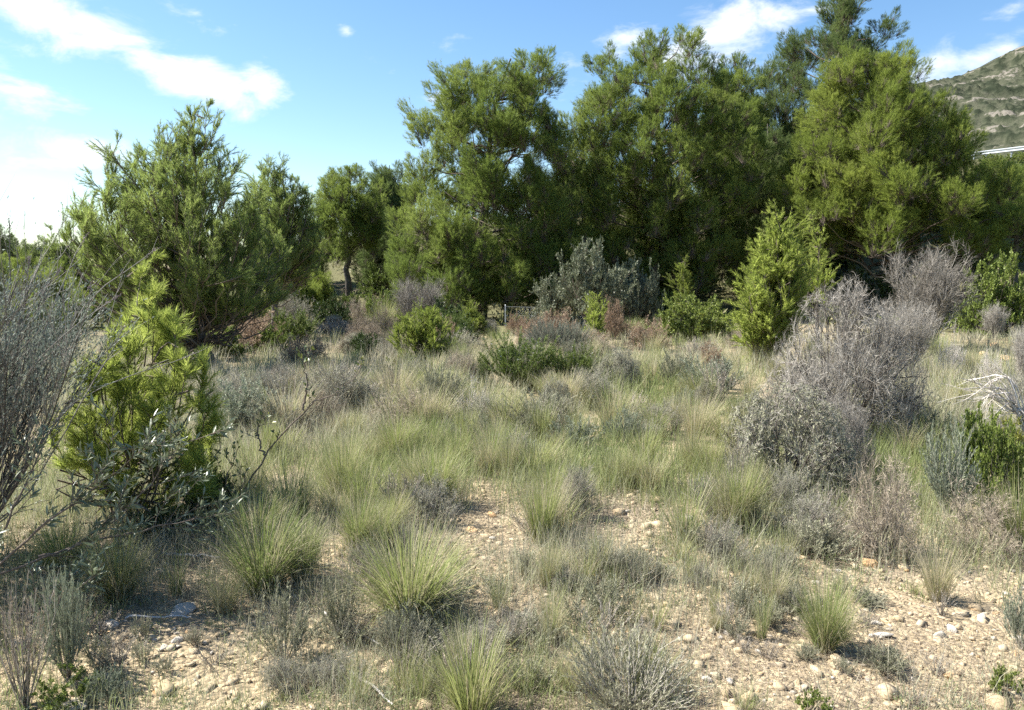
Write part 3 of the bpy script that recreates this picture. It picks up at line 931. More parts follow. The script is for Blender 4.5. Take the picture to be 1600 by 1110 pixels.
for sd in (1, 2):
    k_twigs(sd, 'grey_dome', 60, R(88), 9, 6, 9, ('twig_dark', 'twig_grey'), wob=.15, l1=.45, l2=.26, l3=.12, w3=.0030, rounded=True)
    k_twigs(sd + 10, 'bare_fan', 34, R(42), 8, 6, 9, ('twig_grey', 'twig_grey'), wob=.08, l1=.4, l2=.22, l3=.12, up=.06, w3=.0030)
    k_twigs(sd + 20, 'pale_dry', 26, R(60), 7, 6, 4, ('twig_pale', 'twig_pale'), wob=.16, up=-.03, l1=.45, l2=.25, l3=.1, w3=.006)
    k_twigs(sd + 30, 'rust', 30, R(75), 6, 5, 3, ('twig', 'rust'), wob=.2, w3=.006, l3=.08, leaf=8, leafmat='rust', leaflen=.06, leafw=.02)
    k_twigs(sd + 35, 'dry_brown', 36, R(85), 8, 6, 5, ('twig_dark', 'litter'), wob=.22, up=-.02, l1=.42, l2=.26, l3=.13, w3=.006)
    k_twigs(sd + 40, 'grey_green', 44, R(70), 8, 6, 3, ('twig_dark', 'twig_grey'), wob=.13, up=.04, w3=.004, leaf=7, leafmat='lavender', leaflen=.05, leafw=.011, rounded=True)
    k_wands(sd + 50, 'rosemary', 40, R(48), 5, 95, ('twig_dark', 'rosemary'), ll=.055, lw=.008, l1=.4, extra=26, extramat='flower')
    k_wands(sd + 60, 'lavender', 70, R(52), 4, 34, ('twig_grey', 'lavender'), ll=.07, lw=.010, l1=.36, a=(R(12), R(40)))
    k_wands(sd + 65, 'wispy_lavender', 95, R(58), 5, 17, ('twig_grey', 'lavender'), ll=.06, lw=.008, l1=.36, a=(R(10), R(35)), wob=.09)
    k_twigs(sd + 45, 'grey_loose', 30, R(62), 8, 6, 3, ('twig_grey', 'twig_grey'), wob=.17, up=.03, w3=.0045, leaf=4, leafmat='lavender', leaflen=.05, leafw=.010)
    k_wands(sd + 70, 'blue_sub', 44, R(60), 5, 34, ('twig_grey', 'bluegreen'), ll=.07, lw=.012, l1=.4, a=(R(15), R(50)))
    k_wands(sd + 80, 'broom', 150, R(62), 4, 14, ('twig_dark', 'broom'), ll=.14, lw=.005, l1=.35, a=(R(5), R(18)), flat=False, dome=1.0, t0=.4)
    k_wands(sd + 85, 'subshrub', 26, R(62), 4, 26, ('twig_grey', 'lavender'), ll=.075, lw=.016, l1=.4, a=(R(15), R(55)))
    k_wands(sd + 87, 'thin_dry', 26, R(34), 3, 6, ('twig_grey', 'litter'), ll=.05, lw=.009, l1=.3, a=(R(15), R(50)))
    k_leafy(sd + 90, 'olive_bush', 18, R(60), 7, 6, 24, ('twig', 'olive'), .058, .017)
    k_leafy(sd + 95, 'green_bush', 26, R(85), 7, 6, 26, ('twig_dark', 'leafy'), .05, .028)
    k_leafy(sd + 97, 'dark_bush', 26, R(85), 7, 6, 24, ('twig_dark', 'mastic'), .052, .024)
    k_leafy(sd + 99, 'yellow_herb', 10, R(50), 4, 3, 22, ('twig', 'yellowgreen'), .08, .03)
    k_leafy(sd + 103, 'green_herb', 14, R(80), 4, 3, 20, ('twig', 'leafy'), .10, .04)


def k_tuft(seed, name, ng, ns, spread, bend, w=.008, r0=.12):
    global rng
    rng = np.random.default_rng(seed)

    def bl(n, ls, extra, wd):
        a = rng.uniform(0, 6.283, n)
        rr_ = r0 * np.sqrt(rng.uniform(0, 1, n))
        P = np.stack([np.cos(a) * rr_, np.sin(a) * rr_, np.zeros(n)], 1)
        az = a + rng.normal(size=n) * .6
        l0 = np.abs(rng.normal(size=n)) * spread * .5 + rr_ / r0 * spread * .5
        return blades(P, az, l0, l0 + np.abs(rng.normal(size=n)) * bend + extra, rng.uniform(*ls, n), rng.uniform(.7, 1.1, n) * wd, 4)
    kind(name, [('green_blades', bl(ng, (.45, 1.05), 0, w), 'green_blade'), ('straw_blades', merge([bl(ns, (.4, 1.0), .1, w * .8), bl(int(ng * .45), (.12, .38), .75, w)]), 'straw_blade')])


for sd in (1, 2, 3):
    k_tuft(200 + sd, 'tuft_full', 680, 420, .6, .75)
    k_tuft(210 + sd, 'tuft_tall', 260, 110, .28, .35, w=.009, r0=.09)
    k_tuft(220 + sd, 'tuft_dry', 120, 420, .5, .6)
    k_tuft(230 + sd, 'tuft_thin', 80, 70, .35, .4, w=.009, r0=.10)
    k_tuft(240 + sd, 'tuft_wispy', 60, 420, .3, .35, w=.006, r0=.10)


def put(kindname, name, label, cat, px, pyb, pyt, wpx, group=None, seed=None, pos=None):
    p = gp(px, pyb) if pos is None else pos
    Yd = math.hypot(p.y, 0)
    h = (pyb - pyt) / F * Yd * 1.02
    w = wpx / F * Yd
    rs = random.Random(seed if seed is not None else int(px * 7 + pyb * 13))
    vs = KINDS[kindname]
    parts = vs[rs.randrange(len(vs))]
    t = thing(name, label, cat, p - Vector((0, 0, .01)), rs.uniform(0, 6.28), group, (w, w, h))
    for n, me in parts:
        obj(n, me, t)
    return t


exec_list = [
    # kind, name, label, category, px, base py, top py, width px
    ('grey_dome', 'dead_shrub', 'big grey dome of dead twigs right of the bright young pine', 'shrub', 1312, 690, 416, 275),
    ('grey_green', 'twiggy_shrub', 'broad low grey-green shrub with a dark hollow below the big grey dome', 'shrub', 1225, 770, 575, 250),
    ('grey_dome', 'twiggy_shrub', 'brown-grey twiggy shrub leaning against the front right of the big grey dome', 'shrub', 1312, 745, 600, 130),
    ('bare_fan', 'dead_shrub', 'bare pale grey shrub fanning up behind the big grey dome', 'shrub', 1452, 545, 388, 125),
    ('bare_fan', 'dead_shrub', 'low bare grey shrub at the foot of the bare pale fan-shaped shrub', 'shrub', 1418, 590, 470, 95),
    ('green_bush', 'rounded_bush', 'rounded green bush at the right edge beside the bare fan-shaped shrub', 'bush', 1560, 522, 403, 150),
    ('dark_bush', 'dark_bush', 'dark green bush in the shade between the big grey dome and the bare fan', 'bush', 1372, 500, 396, 110),
    ('dark_bush', 'dark_bush', 'dark bush under the low branches at the right end of the grove', 'bush', 1500, 470, 385, 90),
    ('pale_dry', 'dead_shrub', 'slim bleached dead shrub right of the big grey dome', 'shrub', 1484, 596, 505, 48),
    ('pale_dry', 'dead_shrub', 'small bleached dead shrub below the orange rocks at the right', 'shrub', 1545, 606, 545, 42),
    ('bare_fan', 'dead_shrub', 'small faint grey shrub between the rounded green bush and the orange rocks', 'shrub', 1550, 530, 475, 40),
    ('bare_fan', 'dead_shrub', 'grey dead shrub cut by the right edge above the bleached branches', 'shrub', 1605, 620, 505, 60),
    ('olive_bush', 'wild_olive', 'tall olive-grey leafy bush in front of the dark grove', 'bush', 925, 517, 380, 118),
    ('olive_bush', 'wild_olive', 'low left flank of the olive-grey bush, a smaller bush reaching to the fence', 'bush', 868, 512, 435, 80),
    ('olive_bush', 'wild_olive', 'half bare olive-grey bush right beside the tall olive-grey bush', 'bush', 992, 514, 408, 80),
    ('green_bush', 'green_bush', 'fresh green bush right of the rusty bush below the grove', 'bush', 1085, 532, 462, 125),
    ('green_bush', 'green_bush', 'green bush behind the grey ball shaped shrub', 'bush', 1030, 512, 455, 70),
    ('broom', 'broom_shrub', 'dark centred grey-green broom shaped like a ball in the middle distance', 'shrub', 858, 562, 496, 80),
    ('broom', 'broom_shrub', 'paler broom leaning on the right side of the dark centred broom', 'shrub', 893, 562, 502, 58),
    ('broom', 'broom_shrub', 'small smooth grey ball-shaped shrub above the rusty mound', 'shrub', 1005, 510, 467, 44),
    ('rosemary', 'rosemary_bush', 'large upright rosemary bush with tiny white flowers in the middle of the field', 'bush', 815, 610, 522, 120),
    ('rosemary', 'rosemary_bush', 'dark low rosemary left of the large rosemary and above the bleached brush', 'bush', 748, 603, 556, 48),
    ('rosemary', 'rosemary_bush', 'spreading rosemary with white flowers right of the large rosemary', 'bush', 895, 606, 540, 80),
    ('grey_green', 'grey_shrub', 'grey rounded shrub right of the rosemary bushes', 'shrub', 968, 612, 536, 90),
    ('lavender', 'grey_shrub', 'pale grey-green tuft-like shrub right of the grey rounded shrub', 'shrub', 1056, 608, 548, 56),
    ('lavender', 'lavender_shrub', 'silvery lavender shrub beside the bleached brush heap', 'shrub', 686, 660, 570, 80),
    ('pale_dry', 'dead_shrub', 'bleached pinkish heap of dead brush in the middle of the field', 'shrub', 738, 668, 588, 78),
    ('grey_green', 'grey_shrub', 'grey shrub below the spreading rosemary', 'shrub', 868, 668, 582, 80),
    ('lavender', 'lavender_shrub', 'silver-grey shrub below the rusty bush at the left of the field', 'shrub', 402, 645, 578, 72),
    ('pale_dry', 'dead_shrub', 'faint bleached dead bush right of the silver-grey shrub', 'shrub', 446, 668, 614, 48),
    ('rust', 'rusty_bush', 'rust-brown dead bush beside the airy young pine', 'bush', 478, 590, 522, 88),
    ('rust', 'rusty_bush', 'small rusty dead bush next to the vivid green seedling', 'bush', 958, 530, 466, 40),
    ('rust', 'rusty_bush', 'low rusty mound below the small grey ball-shaped shrub', 'bush', 1012, 548, 498, 70),
    ('rust', 'rusty_bush', 'pinkish-brown dry bush behind the dark centred broom', 'bush', 868, 540, 484, 85),
    ('rust', 'rusty_bush', 'small straw-coloured dry bush beside the fence post', 'bush', 806, 524, 490, 34),
    ('rust', 'rusty_bush', 'thin rusty dry bush between the grey tuft-like shrub and the bright young pine', 'bush', 1108, 590, 535, 60),
    ('bare_fan', 'bare_shrub', 'bare pale shrub with upright branches left of the fence', 'shrub', 655, 518, 435, 95),
    ('grey_dome', 'bare_shrub', 'low domed grey shrub at the foot of the slim bare-trunked pine', 'shrub', 522, 528, 489, 74),
    ('dark_bush', 'dark_bush', 'dark low bush left of the cushion-like pine sapling', 'bush', 575, 562, 520, 64),
    ('leafy_x', 'green_bush', 'green bush at the foot of the bare pale shrub', 'bush', 600, 512, 455, 70),
    ('dark_bush', 'dark_bush', 'dark green bush right of the cushion-like pine sapling', 'bush', 722, 556, 506, 60),
    ('dry_brown', 'dry_bush', 'dense brown dry bush with a dark hollow in the right foreground', 'shrub', 1382, 872, 705, 150),
    ('blue_sub', 'blue_green_shrub', 'blue-green feathery shrub right of the brown dry bush', 'shrub', 1482, 810, 655, 80),
    ('leafy_x', 'green_bush', 'leafy green bush behind the blue-green feathery shrub', 'bush', 1540, 790, 640, 110),
    ('dry_brown', 'dry_bush', 'shaded brown brush heap under the leafy green bush at the right edge', 'shrub', 1545, 865, 755, 160),
    ('yellow_herb', 'spurge', 'yellow-green spurge standing alone left of the bleached branches', 'plant', 1496, 640, 598, 36),
    ('yellow_herb', 'spurge', 'yellow-green spurge above the brown dry bush', 'plant', 1432, 690, 640, 34),
    ('yellow_herb', 'spurge', 'yellowish herb in front of the leafy green bush at the right', 'plant', 1575, 720, 650, 50),
    ('wispy_lavender', 'lavender_shrub', 'silvery lavender cushion cut by the bottom edge of the picture', 'shrub', 985, 1118, 985, 210),
    ('subshrub', 'grey_herb', 'grey-green herb with upright stems left of the largest grass tuft', 'plant', 530, 1000, 870, 70),
    ('subshrub', 'grey_herb', 'wide grey-green herb below the yellowish grass tuft', 'plant', 445, 1035, 905, 110),
    ('thin_dry', 'grey_herb', 'dry grey wispy herb between the two yellowish grass tufts', 'plant', 545, 960, 855, 60),
    ('thin_dry', 'dry_herb', 'tall thin dry herb on a single pale stem left of the broad grey-green shrub', 'plant', 1148, 800, 670, 46),
    ('blue_sub', 'grey_herb', 'blue-grey herb cut by the right edge of the bare gravel', 'plant', 1597, 1015, 890, 60),
    ('green_herb', 'green_weed', 'bright green leafy weed in the bottom left corner of the gravel', 'plant', 112, 1098, 1045, 110),
    ('green_herb', 'green_weed', 'small green weed on the gravel above the bottom right corner', 'plant', 1568, 1085, 1035, 55),
    ('green_herb', 'green_weed', 'low green weed at the bottom edge of the bare right gravel', 'plant', 1270, 1115, 1075, 60),
    ('dark_bush', 'dark_bush', 'small dark-leaved bush at the foot of the leaning bare stem', 'bush', 338, 820, 735, 95),
    ('dark_bush', 'dark_bush', 'dark shaded bush low behind the olive branches at the left', 'bush', 240, 850, 795, 110),
    ('thin_dry', 'dark_herb', 'dark wiry herb cut by the bottom left corner', 'plant', 40, 1110, 890, 120),
    ('blue_sub', 'dark_herb', 'blue-green wiry herb right of the dark wiry herb at the bottom left', 'plant', 105, 1060, 880, 80),
]
KINDS['leafy_x'] = KINDS['green_bush']
for a in exec_list:
    put(*a)

# bushes on the shaded bank behind the grove
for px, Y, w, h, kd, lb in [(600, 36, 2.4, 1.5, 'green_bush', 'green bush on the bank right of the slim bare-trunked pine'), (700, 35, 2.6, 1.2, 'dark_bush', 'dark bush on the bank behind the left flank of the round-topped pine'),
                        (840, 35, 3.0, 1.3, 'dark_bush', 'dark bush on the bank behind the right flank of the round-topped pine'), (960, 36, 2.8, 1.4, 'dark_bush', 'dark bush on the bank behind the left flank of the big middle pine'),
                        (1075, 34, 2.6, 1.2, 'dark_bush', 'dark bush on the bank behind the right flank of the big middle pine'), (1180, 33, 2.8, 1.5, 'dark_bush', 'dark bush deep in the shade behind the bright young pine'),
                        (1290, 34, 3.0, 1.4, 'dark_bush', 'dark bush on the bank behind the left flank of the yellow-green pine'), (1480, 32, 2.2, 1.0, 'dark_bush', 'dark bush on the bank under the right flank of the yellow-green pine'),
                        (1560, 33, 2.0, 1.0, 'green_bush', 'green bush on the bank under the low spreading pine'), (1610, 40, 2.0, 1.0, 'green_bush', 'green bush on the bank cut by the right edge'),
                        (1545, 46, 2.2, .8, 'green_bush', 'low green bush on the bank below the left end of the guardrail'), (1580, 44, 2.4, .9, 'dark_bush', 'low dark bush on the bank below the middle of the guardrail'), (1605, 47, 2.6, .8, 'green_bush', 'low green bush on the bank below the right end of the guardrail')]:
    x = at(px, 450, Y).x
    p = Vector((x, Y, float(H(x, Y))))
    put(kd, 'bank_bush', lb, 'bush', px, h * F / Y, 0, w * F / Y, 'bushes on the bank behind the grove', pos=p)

TUFTS = [
    ('tuft_full', 'largest grass tuft, green and straw, in the centre foreground', 640, 968, 820, 190),
    ('tuft_full', 'yellowish grass tuft right of the small dark-leaved bush', 410, 925, 790, 150),
    ('tuft_full', 'green grass tuft in the shade under the olive branches', 185, 940, 820, 110),
    ('tuft_thin', 'thin green tuft between the shaded tuft and the yellowish tuft', 275, 930, 850, 50),
    ('tuft_full', 'rounded green grass tuft casting a shadow on the right gravel', 1288, 1018, 885, 95),
    ('tuft_tall', 'tall upright green tuft near the two ochre stones', 845, 850, 740, 65),
    ('tuft_dry', 'straw-coloured tuft in front of the tall upright green tuft', 858, 920, 830, 60),
    ('tuft_tall', 'green tuft cut by the bottom edge in the middle', 738, 1125, 985, 130),
    ('tuft_wispy', 'pale wispy straw tuft below the brown dry bush', 1465, 938, 838, 75),
    ('tuft_full', 'grass tuft with a dark base below the silvery lavender shrub', 622, 725, 640, 80),
    ('tuft_full', 'light green grass tuft left of the tuft with a dark base', 535, 790, 675, 80),
    ('tuft_tall', 'tall green tuft below the bleached brush heap', 770, 730, 655, 60),
    ('tuft_full', 'green tuft in the middle of the field below the silvery lavender shrub', 680, 790, 690, 95),
    ('tuft_thin', 'slim green tuft right of the bare gravel patch', 1190, 1000, 905, 40),
    ('tuft_full', 'green tuft above the largest grass tuft', 560, 860, 770, 80),
    ('tuft_dry', 'straw tuft with upright heads right of the largest tuft', 860, 1000, 930, 60),
    ('tuft_tall', 'fresh green tuft left of the grey shrub below the rosemary', 900, 700, 640, 46),
    ('tuft_dry', 'tall straw tuft left of the broad grey-green shrub', 1085, 690, 610, 60),
    ('tuft_full', 'green tuft below the tall thin dry herb', 985, 760, 700, 60),
    ('tuft_thin', 'thin green tuft on the gravel left of the rounded shadow-casting tuft', 1075, 910, 850, 40),
    ('tuft_tall', 'tall grass clump at the foot of the leafy green bush at the right edge', 1590, 870, 730, 70),
    ('tuft_full', 'grassy clump below the bright pine sapling at the far left', 100, 900, 800, 100),
    ('tuft_thin', 'small green tuft at the bottom edge of the right gravel', 1165, 1112, 1070, 50),
    ('tuft_dry', 'straw tuft below the yellowish grass tuft at the left', 350, 960, 880, 70),
    ('tuft_full', 'green tuft right of the yellowish tuft, beside the dry grey wispy herb', 470, 905, 800, 90),
]
for (kd, lb, px, pb, pt, w) in TUFTS:
    put(kd, 'grass_tuft', lb, 'grass tuft', px, pb, pb - (pb - pt) * 1.12, w * 1.28)

rs = random.Random(77)


LANDMARKS = [('the largest grass tuft', 640, 968), ('the yellowish grass tuft', 410, 925), ('the tall upright green tuft', 845, 850), ('the two ochre stones', 755, 818), ('the rounded tuft on the gravel', 1288, 1018),
             ('the silvery lavender cushion', 985, 1110), ('the middle green tuft at the bottom edge', 738, 1105), ('the big grey dome', 1312, 690), ('the broad grey-green shrub', 1225, 770), ('the brown dry bush', 1382, 872),
             ('the blue-green feathery shrub', 1482, 810), ('the large rosemary bush', 815, 610), ('the bleached brush heap', 738, 668), ('the silvery lavender shrub', 686, 660), ('the grey rounded shrub', 968, 612),
             ('the leaning bare stem', 358, 812), ('the bright young pine', 1195, 575), ('the dark-based grass tuft', 622, 725), ('the light green grass tuft', 535, 790), ('the tall thin dry herb', 1148, 800),
             ('the dark centred broom', 858, 562), ('the cushion-like pine sapling', 660, 572), ('the rust-brown dead bush', 478, 590), ('the bare fan-shaped shrub', 1452, 545), ('the ochre block', 1360, 884),
             ('the pale rounded stone', 1535, 970), ('the bright green weed', 112, 1098), ('the pale pointed stone', 172, 980), ('the pale upright stone', 277, 1003), ('the wide grey-green herb', 445, 1035),
             ('the white stone', 1368, 976), ('the orange rocks', 1552, 545), ('the bleached branches', 1540, 660), ('the airy young pine', 318, 585), ('the straw tuft before the tall tuft', 858, 920),
             ('the slim green tuft', 1190, 1000), ('the spurge', 1432, 690), ('the green bush below the grove', 1085, 532), ('the wispy straw tuft', 1465, 938), ('the grey-white stone', 1140, 1068)]
LANDMARKS = [(n, gp(a, b)) for n, a, b in LANDMARKS]
LOOKS = {'tuft_full': 'full green and straw', 'tuft_dry': 'straw-coloured', 'tuft_tall': 'upright green', 'tuft_thin': 'thin green', 'tuft_wispy': 'wispy pale straw', 'subshrub': 'broad-leaved grey-green',
         'lavender': 'silvery spiky', 'thin_dry': 'thin dry wispy', 'grey_green': 'twiggy grey-green', 'grey_loose': 'loose twiggy grey', 'wispy_lavender': 'wispy silver-stemmed', 'blue_sub': 'feathery blue-grey', 'green_herb': 'bright green leafy', 'rust': 'rust-coloured', 'dry_brown': 'brown twiggy', 'rosemary': 'dark green rosemary-like', 'green_bush': 'green leafy', 'dark_bush': 'dark leafy'}
USED = set()


def own_label(kd, noun, p, h, w, look=None):
    """what sets this plant apart: its look, its build and the named thing it grows beside"""
    if look:
        pass
    elif kd.startswith('tuft'):
        noun = 'grass tuft'
    elif noun == 'grass tuft':
        noun = 'plant'
    look = look or LOOKS[kd]
    near = sorted(LANDMARKS, key=lambda l: (l[1] - p).length)
    opts = []
    for nm, q in near[:5]:
        dx, dy = p.x - q.x, p.y - q.y
        side = 'right of' if dx > 0 else 'left of'
        depth = 'behind' if dy > 0 else 'in front of'
        main = side if abs(dx) > abs(dy) else depth
        both = ('behind and ' if dy > 0 else 'in front and ') + side
        r_ = (q - p).length
        far = 'close' if r_ < .7 else ('a step' if r_ < 1.6 else 'well')
        size = 'squat ' if h < w * .8 else ('slender ' if h > w * 1.35 else '')
        opts += [f'{size}{look} {noun} {far} {main} {nm}', f'{size}{look} {noun} {far} {both} {nm}']
    opts = [o if len(o.replace('-', ' ').split()) < 17 else o.replace(size, '', 1) if size else o for o in opts]
    opts = [o for o in opts if len(o.replace('-', ' ').split()) < 17] or opts
    for o in opts:
        if o not in USED:
            break
    else:
        o = opts[0]
    USED.add(o)
    return o


def scatter(n, region, kinds, hr, wr, name, label, cat, group, avoid=()):
    c = 0
    while c < n:
        px, py = rs.uniform(region[0], region[2]), rs.uniform(region[1], region[3])
        if any(((px - a) / rx) ** 2 + ((py - b) / ry) ** 2 < 1 for a, b, rx, ry in avoid):
            continue
        p = gp(px, py)
        h = rs.uniform(*hr); w = rs.uniform(*wr)
        kd = rs.choice(kinds)
        nm = 'grass_tuft' if kd.startswith('tuft') else ('grey_herb' if name == 'grass_tuft' else name)
        ct = 'grass tuft' if kd.startswith('tuft') else ('plant' if cat == 'grass tuft' else cat)
        put(kd, nm, own_label(kd, ct, p, h, w), ct, px, py, py - h * F / p.y, w * F / p.y, group, seed=rs.randrange(99999), pos=p)
        c += 1


BARE = [(240, 1035, 210, 80), (1240, 1045, 190, 80), (1480, 1000, 170, 90), (980, 830, 75, 45), (755, 832, 72, 62)]
scatter(75, (380, 600, 1180, 860), ['tuft_full', 'tuft_dry', 'tuft_tall', 'tuft_thin', 'tuft_wispy', 'tuft_dry'], (.28, .55), (.28, .5), 'grass_tuft', 'grass tuft of mixed green and straw blades growing in the open field', 'grass tuft', 'grass tufts in the open field', BARE)
scatter(34, (480, 540, 1560, 640), ['tuft_dry', 'tuft_wispy', 'tuft_dry', 'tuft_full'], (.35, .6), (.4, .7), 'grass_tuft', 'dry grass tuft standing between the shrubs at the back of the field', 'grass tuft', 'dry tufts between the back shrubs', BARE)
scatter(26, (560, 860, 1250, 1100), ['tuft_thin', 'tuft_dry', 'tuft_thin'], (.14, .3), (.12, .25), 'grass_tuft', 'small thin grass tuft on the stony foreground', 'grass tuft', 'small tufts on the stony foreground', BARE)
scatter(50, (420, 830, 1300, 1090), ['subshrub', 'subshrub', 'wispy_lavender', 'thin_dry', 'grey_loose'], (.10, .22), (.16, .34), 'grey_herb', 'low grey-green herb cushion on the stony foreground', 'plant', 'low herb cushions on the stony foreground', BARE)
scatter(24, (560, 620, 1220, 840), ['subshrub', 'wispy_lavender', 'grey_loose', 'thin_dry', 'blue_sub', 'grey_loose'], (.22, .42), (.25, .5), 'grey_herb', 'small grey-green shrub among the field grass', 'plant', 'small grey shrubs among the field grass', BARE)
scatter(60, (330, 545, 1150, 690), ['grey_loose', 'dry_brown', 'wispy_lavender', 'thin_dry', 'tuft_dry', 'tuft_full', 'blue_sub', 'tuft_wispy', 'tuft_wispy', 'grey_loose'], (.35, .65), (.5, 1.0), 'field_shrub', 'x', 'shrub', 'scrub tangled through the middle of the field')
scatter(26, (340, 480, 720, 560), ['green_bush', 'dry_brown', 'grey_green', 'dark_bush', 'rosemary', 'tuft_full'], (.5, 1.0), (.8, 1.6), 'low_shrub', 'x', 'shrub', 'scrub at the foot of the bank')
scatter(18, (70, 468, 470, 560), ['green_bush', 'dry_brown', 'grey_loose', 'dark_bush', 'tuft_full', 'rust'], (.5, 1.1), (.9, 1.8), 'low_shrub', 'x', 'shrub', 'scrub behind and under the left pines')
scatter(22, (1330, 620, 1600, 720), ['grey_loose', 'tuft_dry', 'subshrub', 'tuft_wispy', 'thin_dry'], (.25, .45), (.35, .6), 'dry_herb', 'dry herb clump growing right of the big grey dome', 'plant', 'dry herbs right of the grey dome')
scatter(12, (120, 980, 420, 1105), ['subshrub', 'blue_sub', 'thin_dry'], (.06, .16), (.08, .2), 'grey_herb', 'tiny grey-green herb on the bare gravel at the lower left', 'plant', 'tiny herbs on the lower left gravel')
scatter(24, (1110, 900, 1600, 1105), ['subshrub', 'lavender', 'tuft_thin', 'thin_dry', 'tuft_dry'], (.06, .16), (.10, .22), 'grey_herb', 'tiny herb on the bare gravel at the lower right', 'plant', 'tiny herbs on the lower right gravel')
scatter(16, (1080, 760, 1330, 900), ['grey_loose', 'subshrub', 'wispy_lavender', 'thin_dry'], (.18, .34), (.25, .45), 'grey_herb', 'small grey shrub on the stony slope below the broad grey-green shrub', 'plant', 'small shrubs below the broad shrub')
scatter(30, (540, 505, 1200, 560), ['rust', 'dry_brown', 'tuft_dry', 'rosemary', 'grey_green', 'tuft_full'], (.4, .75), (.6, 1.2), 'low_shrub', 'low shrub in the mixed scrub in front of the grove', 'shrub', 'low scrub in front of the grove')


# ------------------------------------------------------------------ left foreground plants
def tube_obj(name, path, r0, r1, mat, parent, sides=6, off=Vector((0, 0, 0)), k=None):
    P = np.array([list(p) for p in path], float) - np.array(off)
    return obj(name, mesh(name, tubes(P[None], np.linspace(r0, r1, len(P))[None], sides), mat, True), parent)


def smooth_path(pts, k):
    P = np.array([list(p) for p in pts]); s = np.linspace(0, len(P) - 1, k)
    out = []
    for u in s:
        i = min(int(u), len(P) - 2); f = u - i
        p0, p1, p2, p3 = P[max(i - 1, 0)], P[i], P[i + 1], P[min(i + 2, len(P) - 1)]
        out.append(.5 * ((2 * p1) + (-p0 + p2) * f + (2 * p0 - 5 * p1 + 4 * p2 - p3) * f * f + (-p0 + 3 * p1 - 3 * p2 + p3) * f ** 3))
    return np.array(out)


def grey_foreground():
    global rng
    rng = np.random.default_rng(404)
    base = gp(-80, 890)
    t = thing('grey_shrub', 'tall wiry grey shrub with blue-green sprigs filling the left edge', 'shrub', base)
    n0 = 70
    a = rng.uniform(-.3, 6.0, n0)
    pol = R(33) * np.sqrt(rng.uniform(0, 1, n0))
    D = np.stack([np.cos(a) * np.sin(pol), np.sin(a) * np.sin(pol), np.cos(pol)], 1)
    S = np.stack([np.cos(a), np.sin(a), np.zeros(n0)], 1) * .10
    A = grow(S, D, rng.uniform(1.05, 1.65, n0), 8, .07, .03)
    S1, T1, _ = along(A, 15, .25, 1)
    B = grow(S1, splay(T1, R(8), R(32), .08), rng.uniform(.25, .6, len(S1)), 6, .08, .03)
    S2, T2, _ = along(B, 7, .1, 1)
    C = grow(S2, splay(T2, R(8), R(40), .06), rng.uniform(.08, .26, len(S2)), 3, .1, .03)
    obj('stems', mesh('stems', tubes(A, np.tile(np.linspace(.007, .0028, 8), (n0, 1)), 4), M['twig_dark']), t)
    obj('twigs', mesh('twigs', merge([tubes(B, np.tile(np.linspace(.0026, .0014, 6), (len(B), 1))), needles(C[:, 0], nrm(C[:, 2] - C[:, 0]), np.linalg.norm(C[:, 2] - C[:, 0], axis=1), np.full(len(C), .0024))]), M['twig_mid']), t)
    S3, T3, _ = along(C, 9, .05, 1)
    hh = S3[:, 2]
    keep = rng.uniform(size=len(hh)) < np.clip(1.0 - np.abs(hh - 1.15) / .55, 0.05, 1)
    S3, T3 = S3[keep], T3[keep]
    obj('foliage', mesh('foliage', leaves(S3, splay(T3, R(10), R(40)), rng.uniform(.014, .030, len(S3)), np.full(len(S3), .0066)), foliage('dull_blue_green_leaves', [(.10, .13, .105), (.165, .20, .165), (.25, .285, .24)], trans=.2, rough=.7)), t)
    # long arching stems with seed heads
    arcs = [[(20, 800, base.y), (110, 640, base.y - .1), (300, 560, base.y + .2)], [(10, 700, base.y), (60, 520, base.y - .1), (120, 365, base.y)], [(10, 760, base.y), (120, 500, base.y + .05), (240, 402, base.y + .2)],
            [(0, 720, base.y), (70, 560, base.y - .2), (190, 470, base.y - .1)], [(0, 650, base.y), (14, 500, base.y), (16, 350, base.y)], [(20, 790, base.y), (140, 600, base.y), (190, 510, base.y + .1)],
            [(-10, 640, base.y), (30, 480, base.y), (45, 400, base.y)], [(0, 700, base.y), (50, 500, base.y), (85, 425, base.y)], [(10, 780, base.y), (90, 560, base.y), (150, 440, base.y)]]
    sp, st, hd = [], [], []
    for c in arcs:
        P = smooth_path([base + Vector((.03, 0, .15))] + [at(*q) for q in c], 14) - np.array(base)
        P[1:] += np.cumsum(rng.normal(size=(13, 3)) * .006, 0)
        sp.append(P)
        S_, T_, tt = along(P[None], 9, .5, 1)
        st.append(grow(S_, splay(T_, R(12), R(35), .1), rng.uniform(.05, .16, 9), 5, .1, .05))
        m_ = 40
        hp = P[-1] + rng.normal(size=(m_, 3)) * .003 + (P[-1] - P[-2]) * rng.uniform(-.5, .5, (m_, 1))
        hd.append(leaves(hp, nrm(rvec(m_)), np.full(m_, .009), np.full(m_, .005)))
    obj('arching_stems', mesh('arching_stems', merge([tubes(np.array(sp), np.tile(np.linspace(.0055, .0018, 14), (len(sp), 1)), 5), tubes(np.concatenate(st), np.tile(np.linspace(.0016, .0008, 5), (9 * len(sp), 1)))]), M['twig_mid']), t)
    hm = foliage('mauve_seed_heads', [(.16, .12, .13), (.28, .23, .25)], trans=.1)
    for h_ in hd:
        obj('seed_head', mesh('seed_head', h_, hm), t)


grey_foreground()


